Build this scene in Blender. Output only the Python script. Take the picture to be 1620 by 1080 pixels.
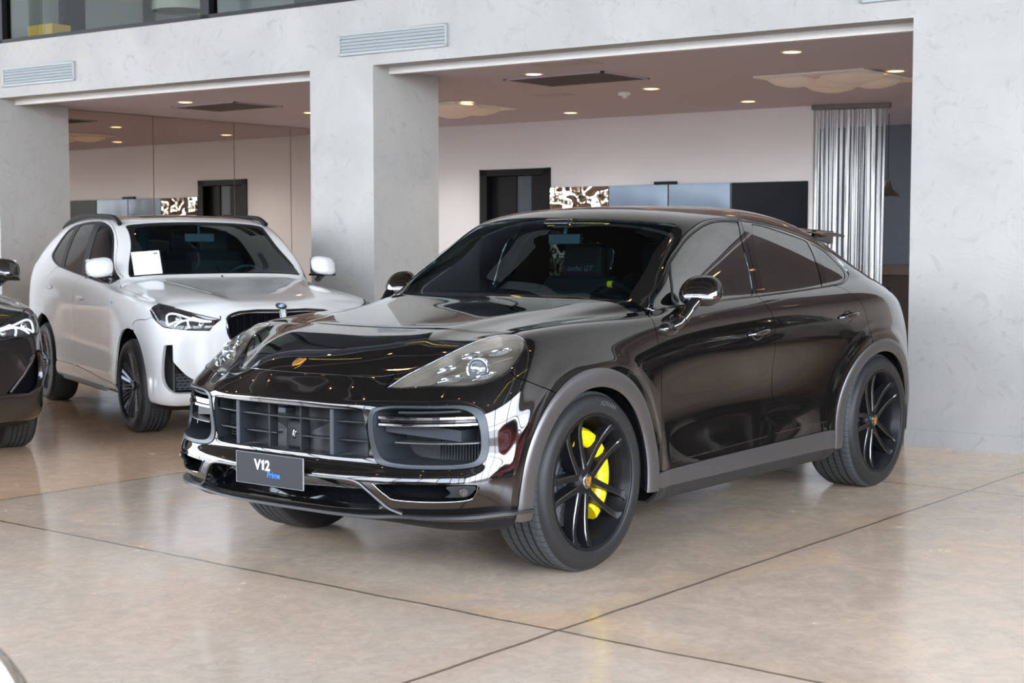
import bpy, bmesh, math, random
import numpy as np
from math import pi, sin, cos, radians, degrees, sqrt, atan2
from mathutils import Vector, Matrix, Euler
for _o in list(bpy.data.objects): bpy.data.objects.remove(_o, do_unlink=True)
SC = bpy.context.scene
COL = SC.collection
random.seed(7)
rng = np.random.default_rng(7)

# ------------------------------------------------------------------ camera
cam_d = bpy.data.cameras.new('camera'); cam = bpy.data.objects.new('camera', cam_d); COL.objects.link(cam)
cam_d.sensor_width = 36.0; cam_d.sensor_fit = 'HORIZONTAL'
cam_d.lens = 2387.0 * 36.0 / 1620.0
cam_d.clip_start = .05; cam_d.clip_end = 300
CYAW, CPITCH = 3.8072, -.0658
cam.location = (6.76, 4.67, 1.4245)
_f = Vector((cos(CYAW)*cos(CPITCH), sin(CYAW)*cos(CPITCH), sin(CPITCH)))
_r = Vector((sin(CYAW), -cos(CYAW), 0)); _u = _r.cross(_f)
cam.rotation_euler = Matrix((( _r.x,_u.x,-_f.x),(_r.y,_u.y,-_f.y),(_r.z,_u.z,-_f.z))).to_euler()
cam_d.dof.use_dof = True; cam_d.dof.focus_distance = 5.9; cam_d.dof.aperture_fstop = 9.0
SC.camera = cam

# ------------------------------------------------------------------ world, exposure
SC.view_settings.view_transform = 'Standard'; SC.view_settings.look = 'None'
SC.view_settings.gamma = 1.0; SC.view_settings.use_curve_mapping = False
SC.view_settings.exposure = EXPOSURE = 0.55
W = bpy.data.worlds.new('world'); SC.world = W; W.use_nodes = True
wn = W.node_tree.nodes; wl = W.node_tree.links; wn.clear()
wo = wn.new('ShaderNodeOutputWorld'); bg = wn.new('ShaderNodeBackground')
tc = wn.new('ShaderNodeTexCoord'); sx = wn.new('ShaderNodeSeparateXYZ'); cr = wn.new('ShaderNodeValToRGB')
mp = wn.new('ShaderNodeMapRange'); mp.inputs[1].default_value = -0.15; mp.inputs[2].default_value = 0.8
cn = wn.new('ShaderNodeTexNoise'); cn.inputs['Scale'].default_value = 2.2; cn.inputs['Detail'].default_value = 5
cm = wn.new('ShaderNodeMix'); cm.data_type = 'RGBA'
cmr = wn.new('ShaderNodeMapRange'); cmr.inputs[1].default_value = .5; cmr.inputs[2].default_value = .68
wl.new(tc.outputs['Generated'], sx.inputs[0]); wl.new(sx.outputs[2], mp.inputs[0]); wl.new(mp.outputs[0], cr.inputs[0])
wl.new(tc.outputs['Generated'], cn.inputs['Vector']); wl.new(cn.outputs[0], cmr.inputs[0])
e = cr.color_ramp.elements
e[0].position = .0; e[0].color = (.32,.30,.27,1); e[1].position = 1; e[1].color = (.42,.60,.95,1)
k = cr.color_ramp.elements.new(.155); k.color = (.36,.34,.31,1)
k = cr.color_ramp.elements.new(.17); k.color = (.98,.985,1.0,1)
k = cr.color_ramp.elements.new(.45); k.color = (.66,.80,1.0,1)
wl.new(cmr.outputs[0], cm.inputs[0]); wl.new(cr.outputs[0], cm.inputs[6]); cm.inputs[7].default_value = (.98,.98,1,1)
wl.new(cm.outputs[2], bg.inputs[0]); bg.inputs[1].default_value = 8.0; wl.new(bg.outputs[0], wo.inputs[0])

def area_light(name, loc, rot, sx_, sy_, power, color=(1,1,1)):
    d = bpy.data.lights.new(name, 'AREA'); d.shape = 'RECTANGLE'; d.size = sx_; d.size_y = sy_; d.energy = power; d.color = color
    o = bpy.data.objects.new(name, d); o.location = loc; o.rotation_euler = rot; COL.objects.link(o); return o

area_light('side_fill', (5.0,14.6,4.2), (radians(-90),0,0), 15, 6.0, 1300, (.86,.93,1))  # fill light added outside the side glazing to brighten faces turned there
# ------------------------------------------------------------------ materials
MATS = {}
def mat(name, color=(.5,.5,.5), rough=.5, metal=0., coat=0., coat_rough=.03, spec=.5, emis=None, emis_s=0., ior=None, aniso=0):
    if name in MATS: return MATS[name]
    m = bpy.data.materials.new(name); m.use_nodes = True
    b = m.node_tree.nodes['Principled BSDF']
    b.inputs['Base Color'].default_value = (*color, 1); b.inputs['Roughness'].default_value = rough
    b.inputs['Metallic'].default_value = metal; b.inputs['Coat Weight'].default_value = coat
    b.inputs['Coat Roughness'].default_value = coat_rough; b.inputs['Specular IOR Level'].default_value = spec
    if ior: b.inputs['IOR'].default_value = ior
    if emis: b.inputs['Emission Color'].default_value = (*emis, 1); b.inputs['Emission Strength'].default_value = emis_s
    MATS[name] = m; return m
def nodes(m): return m.node_tree.nodes, m.node_tree.links, m.node_tree.nodes['Principled BSDF']
def add_noise_bump(m, scale, strength, dist=.002, detail=4, coord='Object'):
    n, l, b = nodes(m)
    t = n.new('ShaderNodeTexCoord'); x = n.new('ShaderNodeTexNoise'); x.inputs['Scale'].default_value = scale; x.inputs['Detail'].default_value = detail
    u = n.new('ShaderNodeBump'); u.inputs['Strength'].default_value = strength; u.inputs['Distance'].default_value = dist
    l.new(t.outputs[coord], x.inputs['Vector']); l.new(x.outputs[0], u.inputs['Height']); l.new(u.outputs[0], b.inputs['Normal']); return x
def glass(name, tint, refl_ior, gloss_rough=.0, gcol=(1,1,1)):
    if name in MATS: return MATS[name]
    m = bpy.data.materials.new(name); m.use_nodes = True; n = m.node_tree.nodes; l = m.node_tree.links; n.clear()
    o = n.new('ShaderNodeOutputMaterial'); mx = n.new('ShaderNodeMixShader'); f = n.new('ShaderNodeFresnel'); f.inputs[0].default_value = refl_ior
    t = n.new('ShaderNodeBsdfTransparent'); t.inputs[0].default_value = (*tint,1)
    g = n.new('ShaderNodeBsdfGlossy'); g.inputs[0].default_value = (*gcol,1); g.inputs['Roughness'].default_value = gloss_rough
    # same reflection from inside as outside: geometry backfacing feeds an inverted ior otherwise
    ge = n.new('ShaderNodeNewGeometry'); mi = n.new('ShaderNodeMath'); mi.operation='MULTIPLY'
    sb = n.new('ShaderNodeMath'); sb.operation='SUBTRACT'; sb.inputs[0].default_value=1
    l.new(ge.outputs['Backfacing'], sb.inputs[1]); l.new(f.outputs[0], mi.inputs[0]); l.new(sb.outputs[0], mi.inputs[1])
    l.new(mi.outputs[0], mx.inputs[0]); l.new(t.outputs[0], mx.inputs[1]); l.new(g.outputs[0], mx.inputs[2]); l.new(mx.outputs[0], o.inputs[0])
    MATS[name] = m; return m

M_paint = mat('dark_metallic_paint', (.042,.038,.037), .06, .88, 1.0, .0)
M_hood = M_paint
M_white = mat('white_paint', (.66,.66,.65), .25, 0, 1.0, .02)
M_black = mat('gloss_black', (.006,.006,.007), .08, 0, 1.0, .02)
M_darkcar = mat('dark_brown_paint', (.040,.035,.033), .14, .6, 1.0, .01)
M_plateedge = mat('plate_edge_clear', (.30,.30,.31), .3)
M_red = mat('red_paint', (.45,.01,.012), .2, 0, 1.0, .02)
M_satin = mat('satin_grey_trim', (.15,.142,.14), .36, .75)
M_satin_d = mat('dark_satin_trim', (.022,.023,.025), .45, .0, spec=.25)
M_trimblk = mat('textured_black_plastic', (.012,.012,.013), .55, spec=.15)
M_bezel = mat('slate_satin_bezel', (.033,.038,.045), .40, .2)
M_rubber = mat('tyre_rubber', (.032,.033,.035), .62, spec=.4)
M_rubside = mat('tyre_sidewall_rubber', (.020,.020,.020), .45, spec=.3)
M_rubdull = mat('black_rubber_seal', (.012,.012,.013), .5)
M_rim = mat('satin_black_wheel', (.010,.010,.011), .30, 0, 0, .1, .18)
M_rimedge = mat('machined_wheel_edge', (.30,.29,.28), .25, .9)
M_disc = mat('carbon_brake_disc', (.20,.20,.20), .35, .5)
M_hubgrey = mat('brake_hub_grey', (.06,.075,.09), .4, .6)
M_yellow = mat('yellow_caliper', (.85,.62,.0), .35, 0, .6, .1)
M_yellowled = mat('yellow_led_strip', (.9,.7,.1), .5, emis=(1,.80,.10), emis_s=9)
M_chrome = mat('polished_chrome', (.75,.76,.78), .06, 1.0)
M_dkchrome = mat('dark_chrome', (.28,.28,.29), .12, 1.0)
M_gold = mat('gold_badge', (.85,.45,.08), .3, .7)
M_badgered = mat('badge_red', (.45,.03,.02), .4)
M_badgeblk = mat('badge_black', (.01,.01,.01), .4)
M_lampint = mat('headlamp_housing', (.27,.245,.215), .35, .4)
M_lampclr = mat('lamp_reflector', (.85,.87,.90), .12, .9)
M_lens = mat('lamp_lens', (.35,.38,.42), .03, .6, 1, spec=1)
M_drl = mat('daytime_lamp_strip', (.9,.93,1), .2, emis=(.85,.93,1), emis_s=.35)
M_intr = mat('cabin_dark_fabric', (.010,.011,.013), .7, spec=.1)
M_seat = mat('cabin_seat_leather', (.022,.026,.030), .5, spec=.2)
M_seatred = mat('cabin_red_trim', (.09,.010,.010), .6)
M_grayt = mat('grey_lettering', (.22,.25,.27), .4)
M_plate = mat('plate_charcoal', (.034,.034,.037), .5, spec=.2)
M_platewhite = mat('plate_white_letter', (.62,.62,.62), .4)
M_plateblue = mat('plate_blue_letter', (.03,.17,.60), .4)
M_paper = mat('paper_white', (.85,.87,.9), .6)
M_ink = mat('ink_grey', (.25,.26,.28), .6)
M_rad = mat('radiator_fins', (.07,.075,.08), .45, .6)
M_liner = mat('wheel_arch_liner', (.006,.006,.007), .9, spec=.05)
M_blackfr = mat('black_window_frame', (.008,.009,.010), .4, spec=.15)
M_whitetrim = mat('white_painted_metal', (.31,.34,.35), .45)
M_whitepl = mat('white_plastic', (.78,.78,.78), .4)
M_ceil = mat('ceiling_lilac_plaster', (.49,.46,.53), .8)
M_ceilw = mat('ceiling_white_trim', (.62,.60,.58), .7)
M_backw = mat('back_wall_paint', (.77,.775,.79), .7)
M_bluewall = mat('blue_grey_wall', (.13,.16,.20), .7)
M_wood = mat('dark_wood', (.035,.022,.016), .5)
M_woodtop = mat('brown_counter_top', (.12,.09,.07), .4)
M_blackgloss = mat('black_gloss_panel', (.003,.003,.004), .2, 0, 0, .02, .08)
M_bronze = mat('bronze_mirror', (.66,.60,.54), .015, 1.0)
M_silverp = mat('brushed_silver_panel', (.085,.10,.118), .22, 1.0)
M_hammer = mat('hammered_mirror_panel', (.62,.56,.48), .03, 1.0)
M_lampshade = mat('brass_pendant', (.20,.17,.13), .3, .8)
M_warm = mat('downlight_glow', (1,.8,.5), .5, emis=(1,.62,.25), emis_s=4.5)
M_warmceil = mat('hall_spot_glow', (1,.8,.5), .5, emis=(1,.55,.25), emis_s=80)
M_dldisc = mat('downlight_trim', (.8,.72,.6), .5)
M_steel = mat('painted_steel_beam', (.30,.31,.32), .5, .2)
M_hallceil = mat('hall_dark_ceiling', (.022,.018,.016), .7)
M_hallwall = mat('hall_warm_wall', (.50,.46,.41), .7)
M_string = mat('silver_string', (.45,.455,.45), .3, .6)
M_carbon = mat('carbon_weave', (.03,.03,.03), .25, .2, 1)

G_side = glass('side_window_film', (.045,.043,.04), 3.2)
G_wind = glass('windscreen_glass', (.30,.44,.46), 1.55, gcol=(.9,1,1))
G_lamp = glass('headlamp_cover', (.80,.80,.79), 1.50)
G_clear = glass('clear_glazing', (.72,.76,.75), 1.12)

add_noise_bump(M_satin_d, 900, .15, .0005)
add_noise_bump(M_trimblk, 700, .2, .0006)

def make_plaster(name, c1, c2):
    m = mat(name, c1, .75); n, l, b = nodes(m)
    t = n.new('ShaderNodeTexCoord')
    a = n.new('ShaderNodeTexNoise'); a.inputs['Scale'].default_value = 1.3; a.inputs['Detail'].default_value = 8; a.inputs['Roughness'].default_value = .6; a.inputs['Distortion'].default_value = .6
    s = n.new('ShaderNodeTexNoise'); s.inputs['Scale'].default_value = 3.5; s.inputs['Detail'].default_value = 7; s.inputs['Distortion'].default_value = 3.5; s.inputs['Roughness'].default_value = .62
    r1 = n.new('ShaderNodeMapRange'); r1.inputs[1].default_value = .35; r1.inputs[2].default_value = .68
    r2 = n.new('ShaderNodeMapRange'); r2.inputs[1].default_value = .56; r2.inputs[2].default_value = .74
    mx = n.new('ShaderNodeMix'); mx.data_type = 'RGBA'; mx.inputs[6].default_value = (*c1,1); mx.inputs[7].default_value = (*c2,1)
    m2 = n.new('ShaderNodeMix'); m2.data_type = 'RGBA'; m2.inputs[7].default_value = (c2[0]*.88,c2[1]*.88,c2[2]*.88,1)
    bu = n.new('ShaderNodeBump'); bu.inputs['Strength'].default_value = .35; bu.inputs['Distance'].default_value = .01
    for q in (a, s): l.new(t.outputs['Object'], q.inputs['Vector'])
    l.new(a.outputs[0], r1.inputs[0]); l.new(s.outputs[0], r2.inputs[0]); l.new(r1.outputs[0], mx.inputs[0])
    l.new(mx.outputs[2], m2.inputs[6]); l.new(r2.outputs[0], m2.inputs[0]); l.new(m2.outputs[2], b.inputs['Base Color'])
    l.new(s.outputs[0], bu.inputs['Height']); l.new(bu.outputs[0], b.inputs['Normal'])
    rr = n.new('ShaderNodeMapRange'); rr.inputs[3].default_value=.5; rr.inputs[4].default_value=.8; l.new(a.outputs[0], rr.inputs[0]); l.new(rr.outputs[0], b.inputs['Roughness'])
    return m
M_plaster = make_plaster('trowelled_plaster', (.385,.38,.362), (.335,.333,.318))

def make_floor():
    m = mat('polished_concrete', (.4,.33,.27), .2, spec=.5); n, l, b = nodes(m)
    def math_(op, a=None, v=None, c=None):
        x = n.new('ShaderNodeMath'); x.operation = op
        for i, q in enumerate((a, v, c)):
            if q is None: continue
            if isinstance(q, (int, float)): x.inputs[i].default_value = q
            else: l.new(q, x.inputs[i])
        return x.outputs[0]
    t = n.new('ShaderNodeTexCoord'); s = n.new('ShaderNodeSeparateXYZ'); l.new(t.outputs['Object'], s.inputs[0])
    wob = n.new('ShaderNodeTexNoise'); wob.inputs['Scale'].default_value = 3; wob.inputs['Detail'].default_value = 6; l.new(t.outputs['Object'], wob.inputs['Vector'])
    w = math_('MULTIPLY', math_('SUBTRACT', wob.outputs[0], .5), .03)
    X = math_('DIVIDE', math_('SUBTRACT', math_('ADD', s.outputs[0], w), 2.36), 3.98)
    Y = math_('DIVIDE', math_('SUBTRACT', math_('ADD', s.outputs[1], w), 1.43), 4.10)
    def linedist(q, k): return math_('MULTIPLY', math_('ABSOLUTE', math_('SUBTRACT', q, math_('ROUND', q))), k)
    dX = linedist(X, 3.98); dY = linedist(Y, 4.10); d = math_('MINIMUM', dX, dY)
    cv = n.new('ShaderNodeCombineXYZ'); l.new(math_('FLOOR', X), cv.inputs[0]); l.new(math_('FLOOR', Y), cv.inputs[1])
    wn_ = n.new('ShaderNodeTexWhiteNoise'); wn_.noise_dimensions = '3D'; l.new(cv.outputs[0], wn_.inputs['Vector'])
    def noise(sc, det, dist, ro=.6):
        x = n.new('ShaderNodeTexNoise'); x.inputs['Scale'].default_value = sc; x.inputs['Detail'].default_value = det
        x.inputs['Distortion'].default_value = dist; x.inputs['Roughness'].default_value = ro; l.new(t.outputs['Object'], x.inputs['Vector']); return x.outputs[0]
    nA = noise(.55, 6, .8); nB = noise(2.1, 9, 1.6, .65); nC = noise(14, 8, 1.0, .7)
    ramp = n.new('ShaderNodeValToRGB'); e = ramp.color_ramp.elements
    e[0].position = .36; e[0].color = (.56,.455,.36,1); e[1].position = .64; e[1].color = (.82,.56,.35,1)
    k = e.new(.50); k.color = (.70,.545,.41,1)
    fac = math_('ADD', math_('MULTIPLY', nA, .55), math_('MULTIPLY', nB, .45)); l.new(fac, ramp.inputs[0])
    fr = math_('GREATER_THAN', X, 0.0)     # the slabs in front of the cross joint were poured lighter
    lt = n.new('ShaderNodeMix'); lt.data_type = 'RGBA'; lt.blend_type = 'MIX'; lt.inputs[7].default_value = (.68,.56,.445,1)
    l.new(math_('MULTIPLY', fr, .55), lt.inputs[0]); l.new(ramp.outputs[0], lt.inputs[6])
    lf = math_('MULTIPLY', math_('LESS_THAN', Y, -1.0), .75)      # older, browner pour towards the left bay
    l2 = n.new('ShaderNodeMix'); l2.data_type = 'RGBA'; l2.inputs[7].default_value = (.84,.54,.33,1); l.new(lf, l2.inputs[0]); l.new(lt.outputs[2], l2.inputs[6]); lt = l2
    sl = n.new('ShaderNodeMix'); sl.data_type = 'RGBA'; sl.blend_type = 'MULTIPLY'; sl.inputs[0].default_value = 1
    vv = math_('ADD', math_('MULTIPLY', wn_.outputs[0], .10), math_('ADD', math_('MULTIPLY', nC, .50), .70))
    cc = n.new('ShaderNodeCombineColor')
    for i in range(3): l.new(vv, cc.inputs[i])
    l.new(lt.outputs[2], sl.inputs[6]); l.new(cc.outputs[0], sl.inputs[7])
    # orange bloom beside the joints, dark joint itself
    bl = n.new('ShaderNodeMix'); bl.data_type = 'RGBA'; bl.inputs[7].default_value = (.52,.33,.17,1)
    mr = n.new('ShaderNodeMapRange'); mr.inputs[1].default_value = .0; mr.inputs[2].default_value = .22; mr.inputs[3].default_value = .55; mr.inputs[4].default_value = 0
    l.new(d, mr.inputs[0]); l.new(math_('MULTIPLY', mr.outputs[0], nA), bl.inputs[0]); l.new(sl.outputs[2], bl.inputs[6])
    jn = n.new('ShaderNodeMix'); jn.data_type = 'RGBA'; jn.inputs[7].default_value = (.16,.12,.09,1)
    mj = n.new('ShaderNodeMapRange'); mj.inputs[1].default_value = .006; mj.inputs[2].default_value = .012; mj.inputs[3].default_value = .9; mj.inputs[4].default_value = 0
    l.new(d, mj.inputs[0]); l.new(mj.outputs[0], jn.inputs[0]); l.new(bl.outputs[2], jn.inputs[6])
    l.new(jn.outputs[2], b.inputs['Base Color'])
    ro = n.new('ShaderNodeMapRange'); ro.inputs[1].default_value = .3; ro.inputs[2].default_value = .7; ro.inputs[3].default_value = .13; ro.inputs[4].default_value = .30
    l.new(math_('ADD', math_('MULTIPLY', nB, .6), math_('MULTIPLY', nC, .4)), ro.inputs[0]); l.new(ro.outputs[0], b.inputs['Roughness'])
    bu = n.new('ShaderNodeBump'); bu.inputs['Strength'].default_value = .12; bu.inputs['Distance'].default_value = .004
    l.new(nB, bu.inputs['Height']); l.new(bu.outputs[0], b.inputs['Normal'])
    b.inputs['Coat Weight'].default_value = .35; b.inputs['Coat Roughness'].default_value = .12
    return m
M_floor = make_floor()
_x = add_noise_bump(M_hammer, 3.2, 1.0, .16, 1)
_x = add_noise_bump(M_silverp, 1.2, .5, .08, 1)
_x = add_noise_bump(M_blackgloss, 1.5, .3, .03, 1)
# ------------------------------------------------------------------ objects and tags
def link(o, parent=None):
    COL.objects.link(o)
    if parent is not None: o.parent = parent
    return o
def tag(o, label=None, cat=None, group=None, kind=None):
    if label: o['label'] = label
    if cat: o['category'] = cat
    if group: o['group'] = group
    if kind: o['kind'] = kind
    return o
def empty(name, loc=(0,0,0), rz=0., **k):
    o = bpy.data.objects.new(name, None); o.empty_display_size = .2; link(o); o.location = loc; o.rotation_euler = (0,0,rz); tag(o, **k); return o
class MB:
    """collects shapes into one mesh with several materials"""
    def __init__(s): s.v=[]; s.f=[]; s.m=[]; s.sm=[]; s.mats=[]; s.cur=0
    def use(s, m):
        if m not in s.mats: s.mats.append(m)
        s.cur = s.mats.index(m); return s
    def add(s, vs, fs, smooth=False, mi=None):
        b = len(s.v); s.v += [tuple(map(float, p)) for p in vs]
        for f in fs: s.f.append(tuple(int(i)+b for i in f)); s.m.append(s.cur if mi is None else mi); s.sm.append(smooth)
        return s
    def box(s, c, d, rz=0., R=None):
        x,y,z = [q/2 for q in d]; vs = []
        for dx in (-x,x):
            for dy in (-y,y):
                for dz in (-z,z):
                    p = Vector((dx,dy,dz))
                    if R is not None: p = R @ p
                    elif rz: p = Vector((dx*cos(rz)-dy*sin(rz), dx*sin(rz)+dy*cos(rz), dz))
                    vs.append(Vector(c)+p)
        return s.add(vs, [(0,1,3,2),(4,6,7,5),(0,4,5,1),(2,3,7,6),(0,2,6,4),(1,5,7,3)])
    def span(s, a, b):
        return s.box([(a[i]+b[i])/2 for i in range(3)], [abs(b[i]-a[i]) for i in range(3)])
    def prism(s, poly, axis, a, b, smooth=False):
        n = len(poly); vs = []
        for t in (a, b):
            for p in poly:
                q = [0,0,0]; k = [i for i in range(3) if i != axis]; q[k[0]] = p[0]; q[k[1]] = p[1]; q[axis] = t; vs.append(q)
        fs = [tuple(range(n))[::-1], tuple(range(n, 2*n))]
        for i in range(n): j = (i+1) % n; fs.append((i, j, n+j, n+i))
        return s.add(vs, fs, smooth)
    def lathe(s, prof, n=48, c=(0,0,0), axis=1, a0=0, a1=2*pi, smooth=True, closed=None):
        """prof: (radius, axial) pairs"""
        full = abs(a1-a0-2*pi) < 1e-6; cnt = n if full else n+1; vs = []
        for i in range(cnt):
            a = a0+(a1-a0)*i/n
            for r, t in prof:
                p = [0,0,0]; k = [q for q in range(3) if q != axis]
                p[k[0]] = r*cos(a); p[k[1]] = r*sin(a); p[axis] = t
                vs.append([p[q]+c[q] for q in range(3)])
        m = len(prof); fs = []
        for i in range(n):
            j = (i+1) % cnt
            for q in range(m-1): fs.append((i*m+q, j*m+q, j*m+q+1, i*m+q+1))
        return s.add(vs, fs, smooth)
    def tube(s, pts, r, n=10, closed=False, cap=True, flat=None):
        pts = [Vector(p) for p in pts]; m = len(pts); vs = []; up = Vector((0,0,1))
        rr = r if hasattr(r, '__len__') else [r]*m
        prev = None
        for i, p in enumerate(pts):
            d = (pts[(i+1) % m]-pts[i-1]) if (closed or 0 < i < m-1) else (pts[1]-pts[0] if i == 0 else pts[-1]-pts[-2])
            d.normalize()
            if prev is None:
                a = d.cross(up); 
                if a.length < 1e-3: a = d.cross(Vector((1,0,0)))
            else: a = prev-d*prev.dot(d)
            a.normalize(); prev = a; b = d.cross(a)
            for k in range(n):
                t = 2*pi*k/n; fl = flat or 1
                vs.append(p+a*cos(t)*rr[i]+b*sin(t)*rr[i]*fl)
        fs = []
        for i in range(m if closed else m-1):
            j = (i+1) % m
            for k in range(n): q = (k+1) % n; fs.append((i*n+k, i*n+q, j*n+q, j*n+k))
        if cap and not closed: fs += [tuple(range(n))[::-1], tuple(range((m-1)*n, m*n))]
        return s.add(vs, fs, True)
    def ball(s, c, r, n=20, m=12, cut=None):
        rr = r if hasattr(r, '__len__') else (r,r,r); vs = []
        for i in range(m+1):
            for k in range(n):
                a = pi*i/m; b = 2*pi*k/n
                vs.append((c[0]+rr[0]*sin(a)*cos(b), c[1]+rr[1]*sin(a)*sin(b), c[2]+rr[2]*cos(a)))
        return s.add(vs, [(i*n+k, (i+1)*n+k, (i+1)*n+(k+1)%n, i*n+(k+1)%n) for i in range(m) for k in range(n)], True)
    def build(s, name, m=None, parent=None, mirror=False, bevel=0, loc=None, rot=None, sharp=35):
        me = bpy.data.meshes.new(name); v = s.v; f = s.f; ms = s.m; sm = s.sm
        if mirror:
            b = len(v); v = v+[(x,-y,z) for x,y,z in v]; f = f+[tuple(i+b for i in q[::-1]) for q in f]; ms = ms+ms; sm = sm+sm
        me.from_pydata(v, [], f)
        me.polygons.foreach_set('use_smooth', sm)
        for q in (s.mats if s.mats else [m]): me.materials.append(q)
        if s.mats: me.polygons.foreach_set('material_index', ms)
        bm = bmesh.new(); bm.from_mesh(me); bmesh.ops.remove_doubles(bm, verts=bm.verts, dist=1e-5); bmesh.ops.recalc_face_normals(bm, faces=bm.faces); bm.to_mesh(me); bm.free()
        if any(sm): me.set_sharp_from_angle(angle=radians(sharp))
        me.update(); o = bpy.data.objects.new(name, me); link(o, parent)
        if loc is not None: o.location = loc
        if rot is not None: o.rotation_euler = rot
        if bevel:
            md = o.modifiers.new('bevel', 'BEVEL'); md.width = bevel; md.segments = 2; md.limit_method = 'ANGLE'; md.angle_limit = radians(40)
        return o
def copy_tree(o, parent=None):
    c = o.copy(); COL.objects.link(c)
    if parent is not None: c.parent = parent
    for ch in [q for q in CHILD.get(o.name, [])]: copy_tree(ch, c)
    return c
CHILD = {}
def index_children():
    CHILD.clear()
    for q in bpy.data.objects:
        if q.parent: CHILD.setdefault(q.parent.name, []).append(q)
def text_geo(txt, size, depth=.001, shear=0., align='LEFT', bold=0.):
    cu = bpy.data.curves.new('lettering', 'FONT'); cu.body = txt; cu.size = size; cu.extrude = depth; cu.shear = shear; cu.align_x = align; cu.offset = bold; cu.resolution_u = 3
    o = bpy.data.objects.new('lettering', cu); COL.objects.link(o)
    me = bpy.data.meshes.new_from_object(o.evaluated_get(bpy.context.evaluated_depsgraph_get()))
    vs = [tuple(v.co) for v in me.vertices]; fs = [tuple(p.vertices) for p in me.polygons]
    bpy.data.objects.remove(o); bpy.data.curves.remove(cu); bpy.data.meshes.remove(me)
    return vs, fs

# ------------------------------------------------------------------ smooth car surfaces (cubic B-spline nets)
def bs_basis(t, n):
    t = np.asarray(t, float); i = np.clip(np.floor(t).astype(int), 0, n-2); f = t-i
    B = np.zeros((len(t), n+2)); w = np.stack([(1-f)**3, 3*f**3-6*f**2+4, -3*f**3+3*f**2+3*f+1, f**3], -1)/6
    for k in range(4): B[np.arange(len(t)), i+k] = w[:, k]
    return B
def bs_pad(A, ax):
    A = np.moveaxis(A, ax, 0); A = np.concatenate([2*A[:1]-A[1:2], A, 2*A[-1:]-A[-2:-1]], 0); return np.moveaxis(A, 0, ax)
def bspline_eval(P, us, vs):
    Q = bs_pad(bs_pad(np.asarray(P, float), 0), 1)
    return np.einsum('ui,ijk,vj->uvk', bs_basis(us, P.shape[0]), Q, bs_basis(vs, P.shape[1]))
def sharpen(P, amt=.75):
    E = bspline_eval(P, np.arange(P.shape[0]), np.arange(P.shape[1])); return P+amt*(P-E)
class Surf:
    def __init__(s, P, disp=None): s.P = P; s.disp = disp
    def grid(s, us, vs):
        G = bspline_eval(s.P, us, vs)
        return s.disp(G) if s.disp else G
    def pts(s, uv):
        """points at scattered uv"""
        uv = np.asarray(uv, float); Q = bs_pad(bs_pad(s.P, 0), 1)
        G = np.einsum('pi,ijk,pj->pk', bs_basis(uv[:,0], s.P.shape[0]), Q, bs_basis(uv[:,1], s.P.shape[1]))
        return s.disp(G) if s.disp else G
    def nrm(s, uv, e=.02):
        uv = np.asarray(uv, float)
        a = s.pts(uv+[e,0])-s.pts(uv-[e,0]); b = s.pts(uv+[0,e])-s.pts(uv-[0,e])
        n = np.cross(a, b); l = np.linalg.norm(n, axis=1, keepdims=True); n = n/np.maximum(l, 1e-9); return n
    def full(s, us, vs, e=.02):
        G = s.grid(us, vs)
        a = s.grid(us+e, vs)-s.grid(us-e, vs); b = s.grid(us, vs+e)-s.grid(us, vs-e)
        n = np.cross(a, b); l = np.linalg.norm(n, axis=2, keepdims=True); return G, n/np.maximum(l, 1e-9)
def smooth_poly(pts, corners=(), n=6, closed=True):
    """Catmull-Rom through pts, sharp at the corner indices"""
    p = np.asarray(pts, float); m = len(p); out = []
    for i in range(m if closed else m-1):
        a, b = p[i], p[(i+1) % m]
        pa = p[i-1] if (closed or i > 0) else 2*a-b
        pb = p[(i+2) % m] if (closed or i < m-2) else 2*b-a
        if i in corners: pa = a-(b-a)
        if (i+1) % m in corners: pb = b+(b-a)
        for k in range(n):
            t = k/n
            out.append(.5*((2*a)+(-pa+b)*t+(2*pa-5*a+4*b-pb)*t*t+(-pa+3*a-3*b+pb)*t**3))
    if not closed: out.append(p[-1])
    return np.array(out)
def poly_sdf(surf, poly, UV, PTS, lo, hi):
    """signed 3-D distance (positive inside) of surface points to a closed outline given in uv"""
    poly = np.asarray(poly, float); q = np.roll(poly, -1, 0)
    x, y = UV[:,0], UV[:,1]; ins = np.zeros(len(UV), bool)
    for (x0,y0),(x1,y1) in zip(poly, q):
        c = ((y0 > y) != (y1 > y))
        if c.any(): ins ^= c & (x < (x1-x0)*(y-y0)/((y1-y0) if y1 != y0 else 1e-12)+x0)
    segs = []
    for a, b in zip(poly, q):
        k = max(1, int(np.ceil(max(abs(b[0]-a[0])/.25, abs(b[1]-a[1])/.5))))
        for i in range(k):
            s0 = a+(b-a)*i/k; s1 = a+(b-a)*(i+1)/k
            def out(t): return t[0] < lo[0]-1e-6 or t[1] < lo[1]-1e-6 or t[0] > hi[0]+1e-6 or t[1] > hi[1]+1e-6
            if out(s0) and out(s1): continue
            segs.append((s0, s1))
    if not segs: return np.where(ins, 1., -1.)
    A = surf.pts(np.clip(np.array([s[0] for s in segs]), lo, hi)); B = surf.pts(np.clip(np.array([s[1] for s in segs]), lo, hi))
    d = np.full(len(UV), 9.)
    for a, b in zip(A, B):
        ab = b-a; L = ab@ab
        if L < 1e-12: continue
        t = np.clip(((PTS-a)@ab)/L, 0, 1); dd = np.linalg.norm(PTS-a-t[:,None]*ab, axis=1); d = np.minimum(d, dd)
    return np.where(ins, d, -d)
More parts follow.
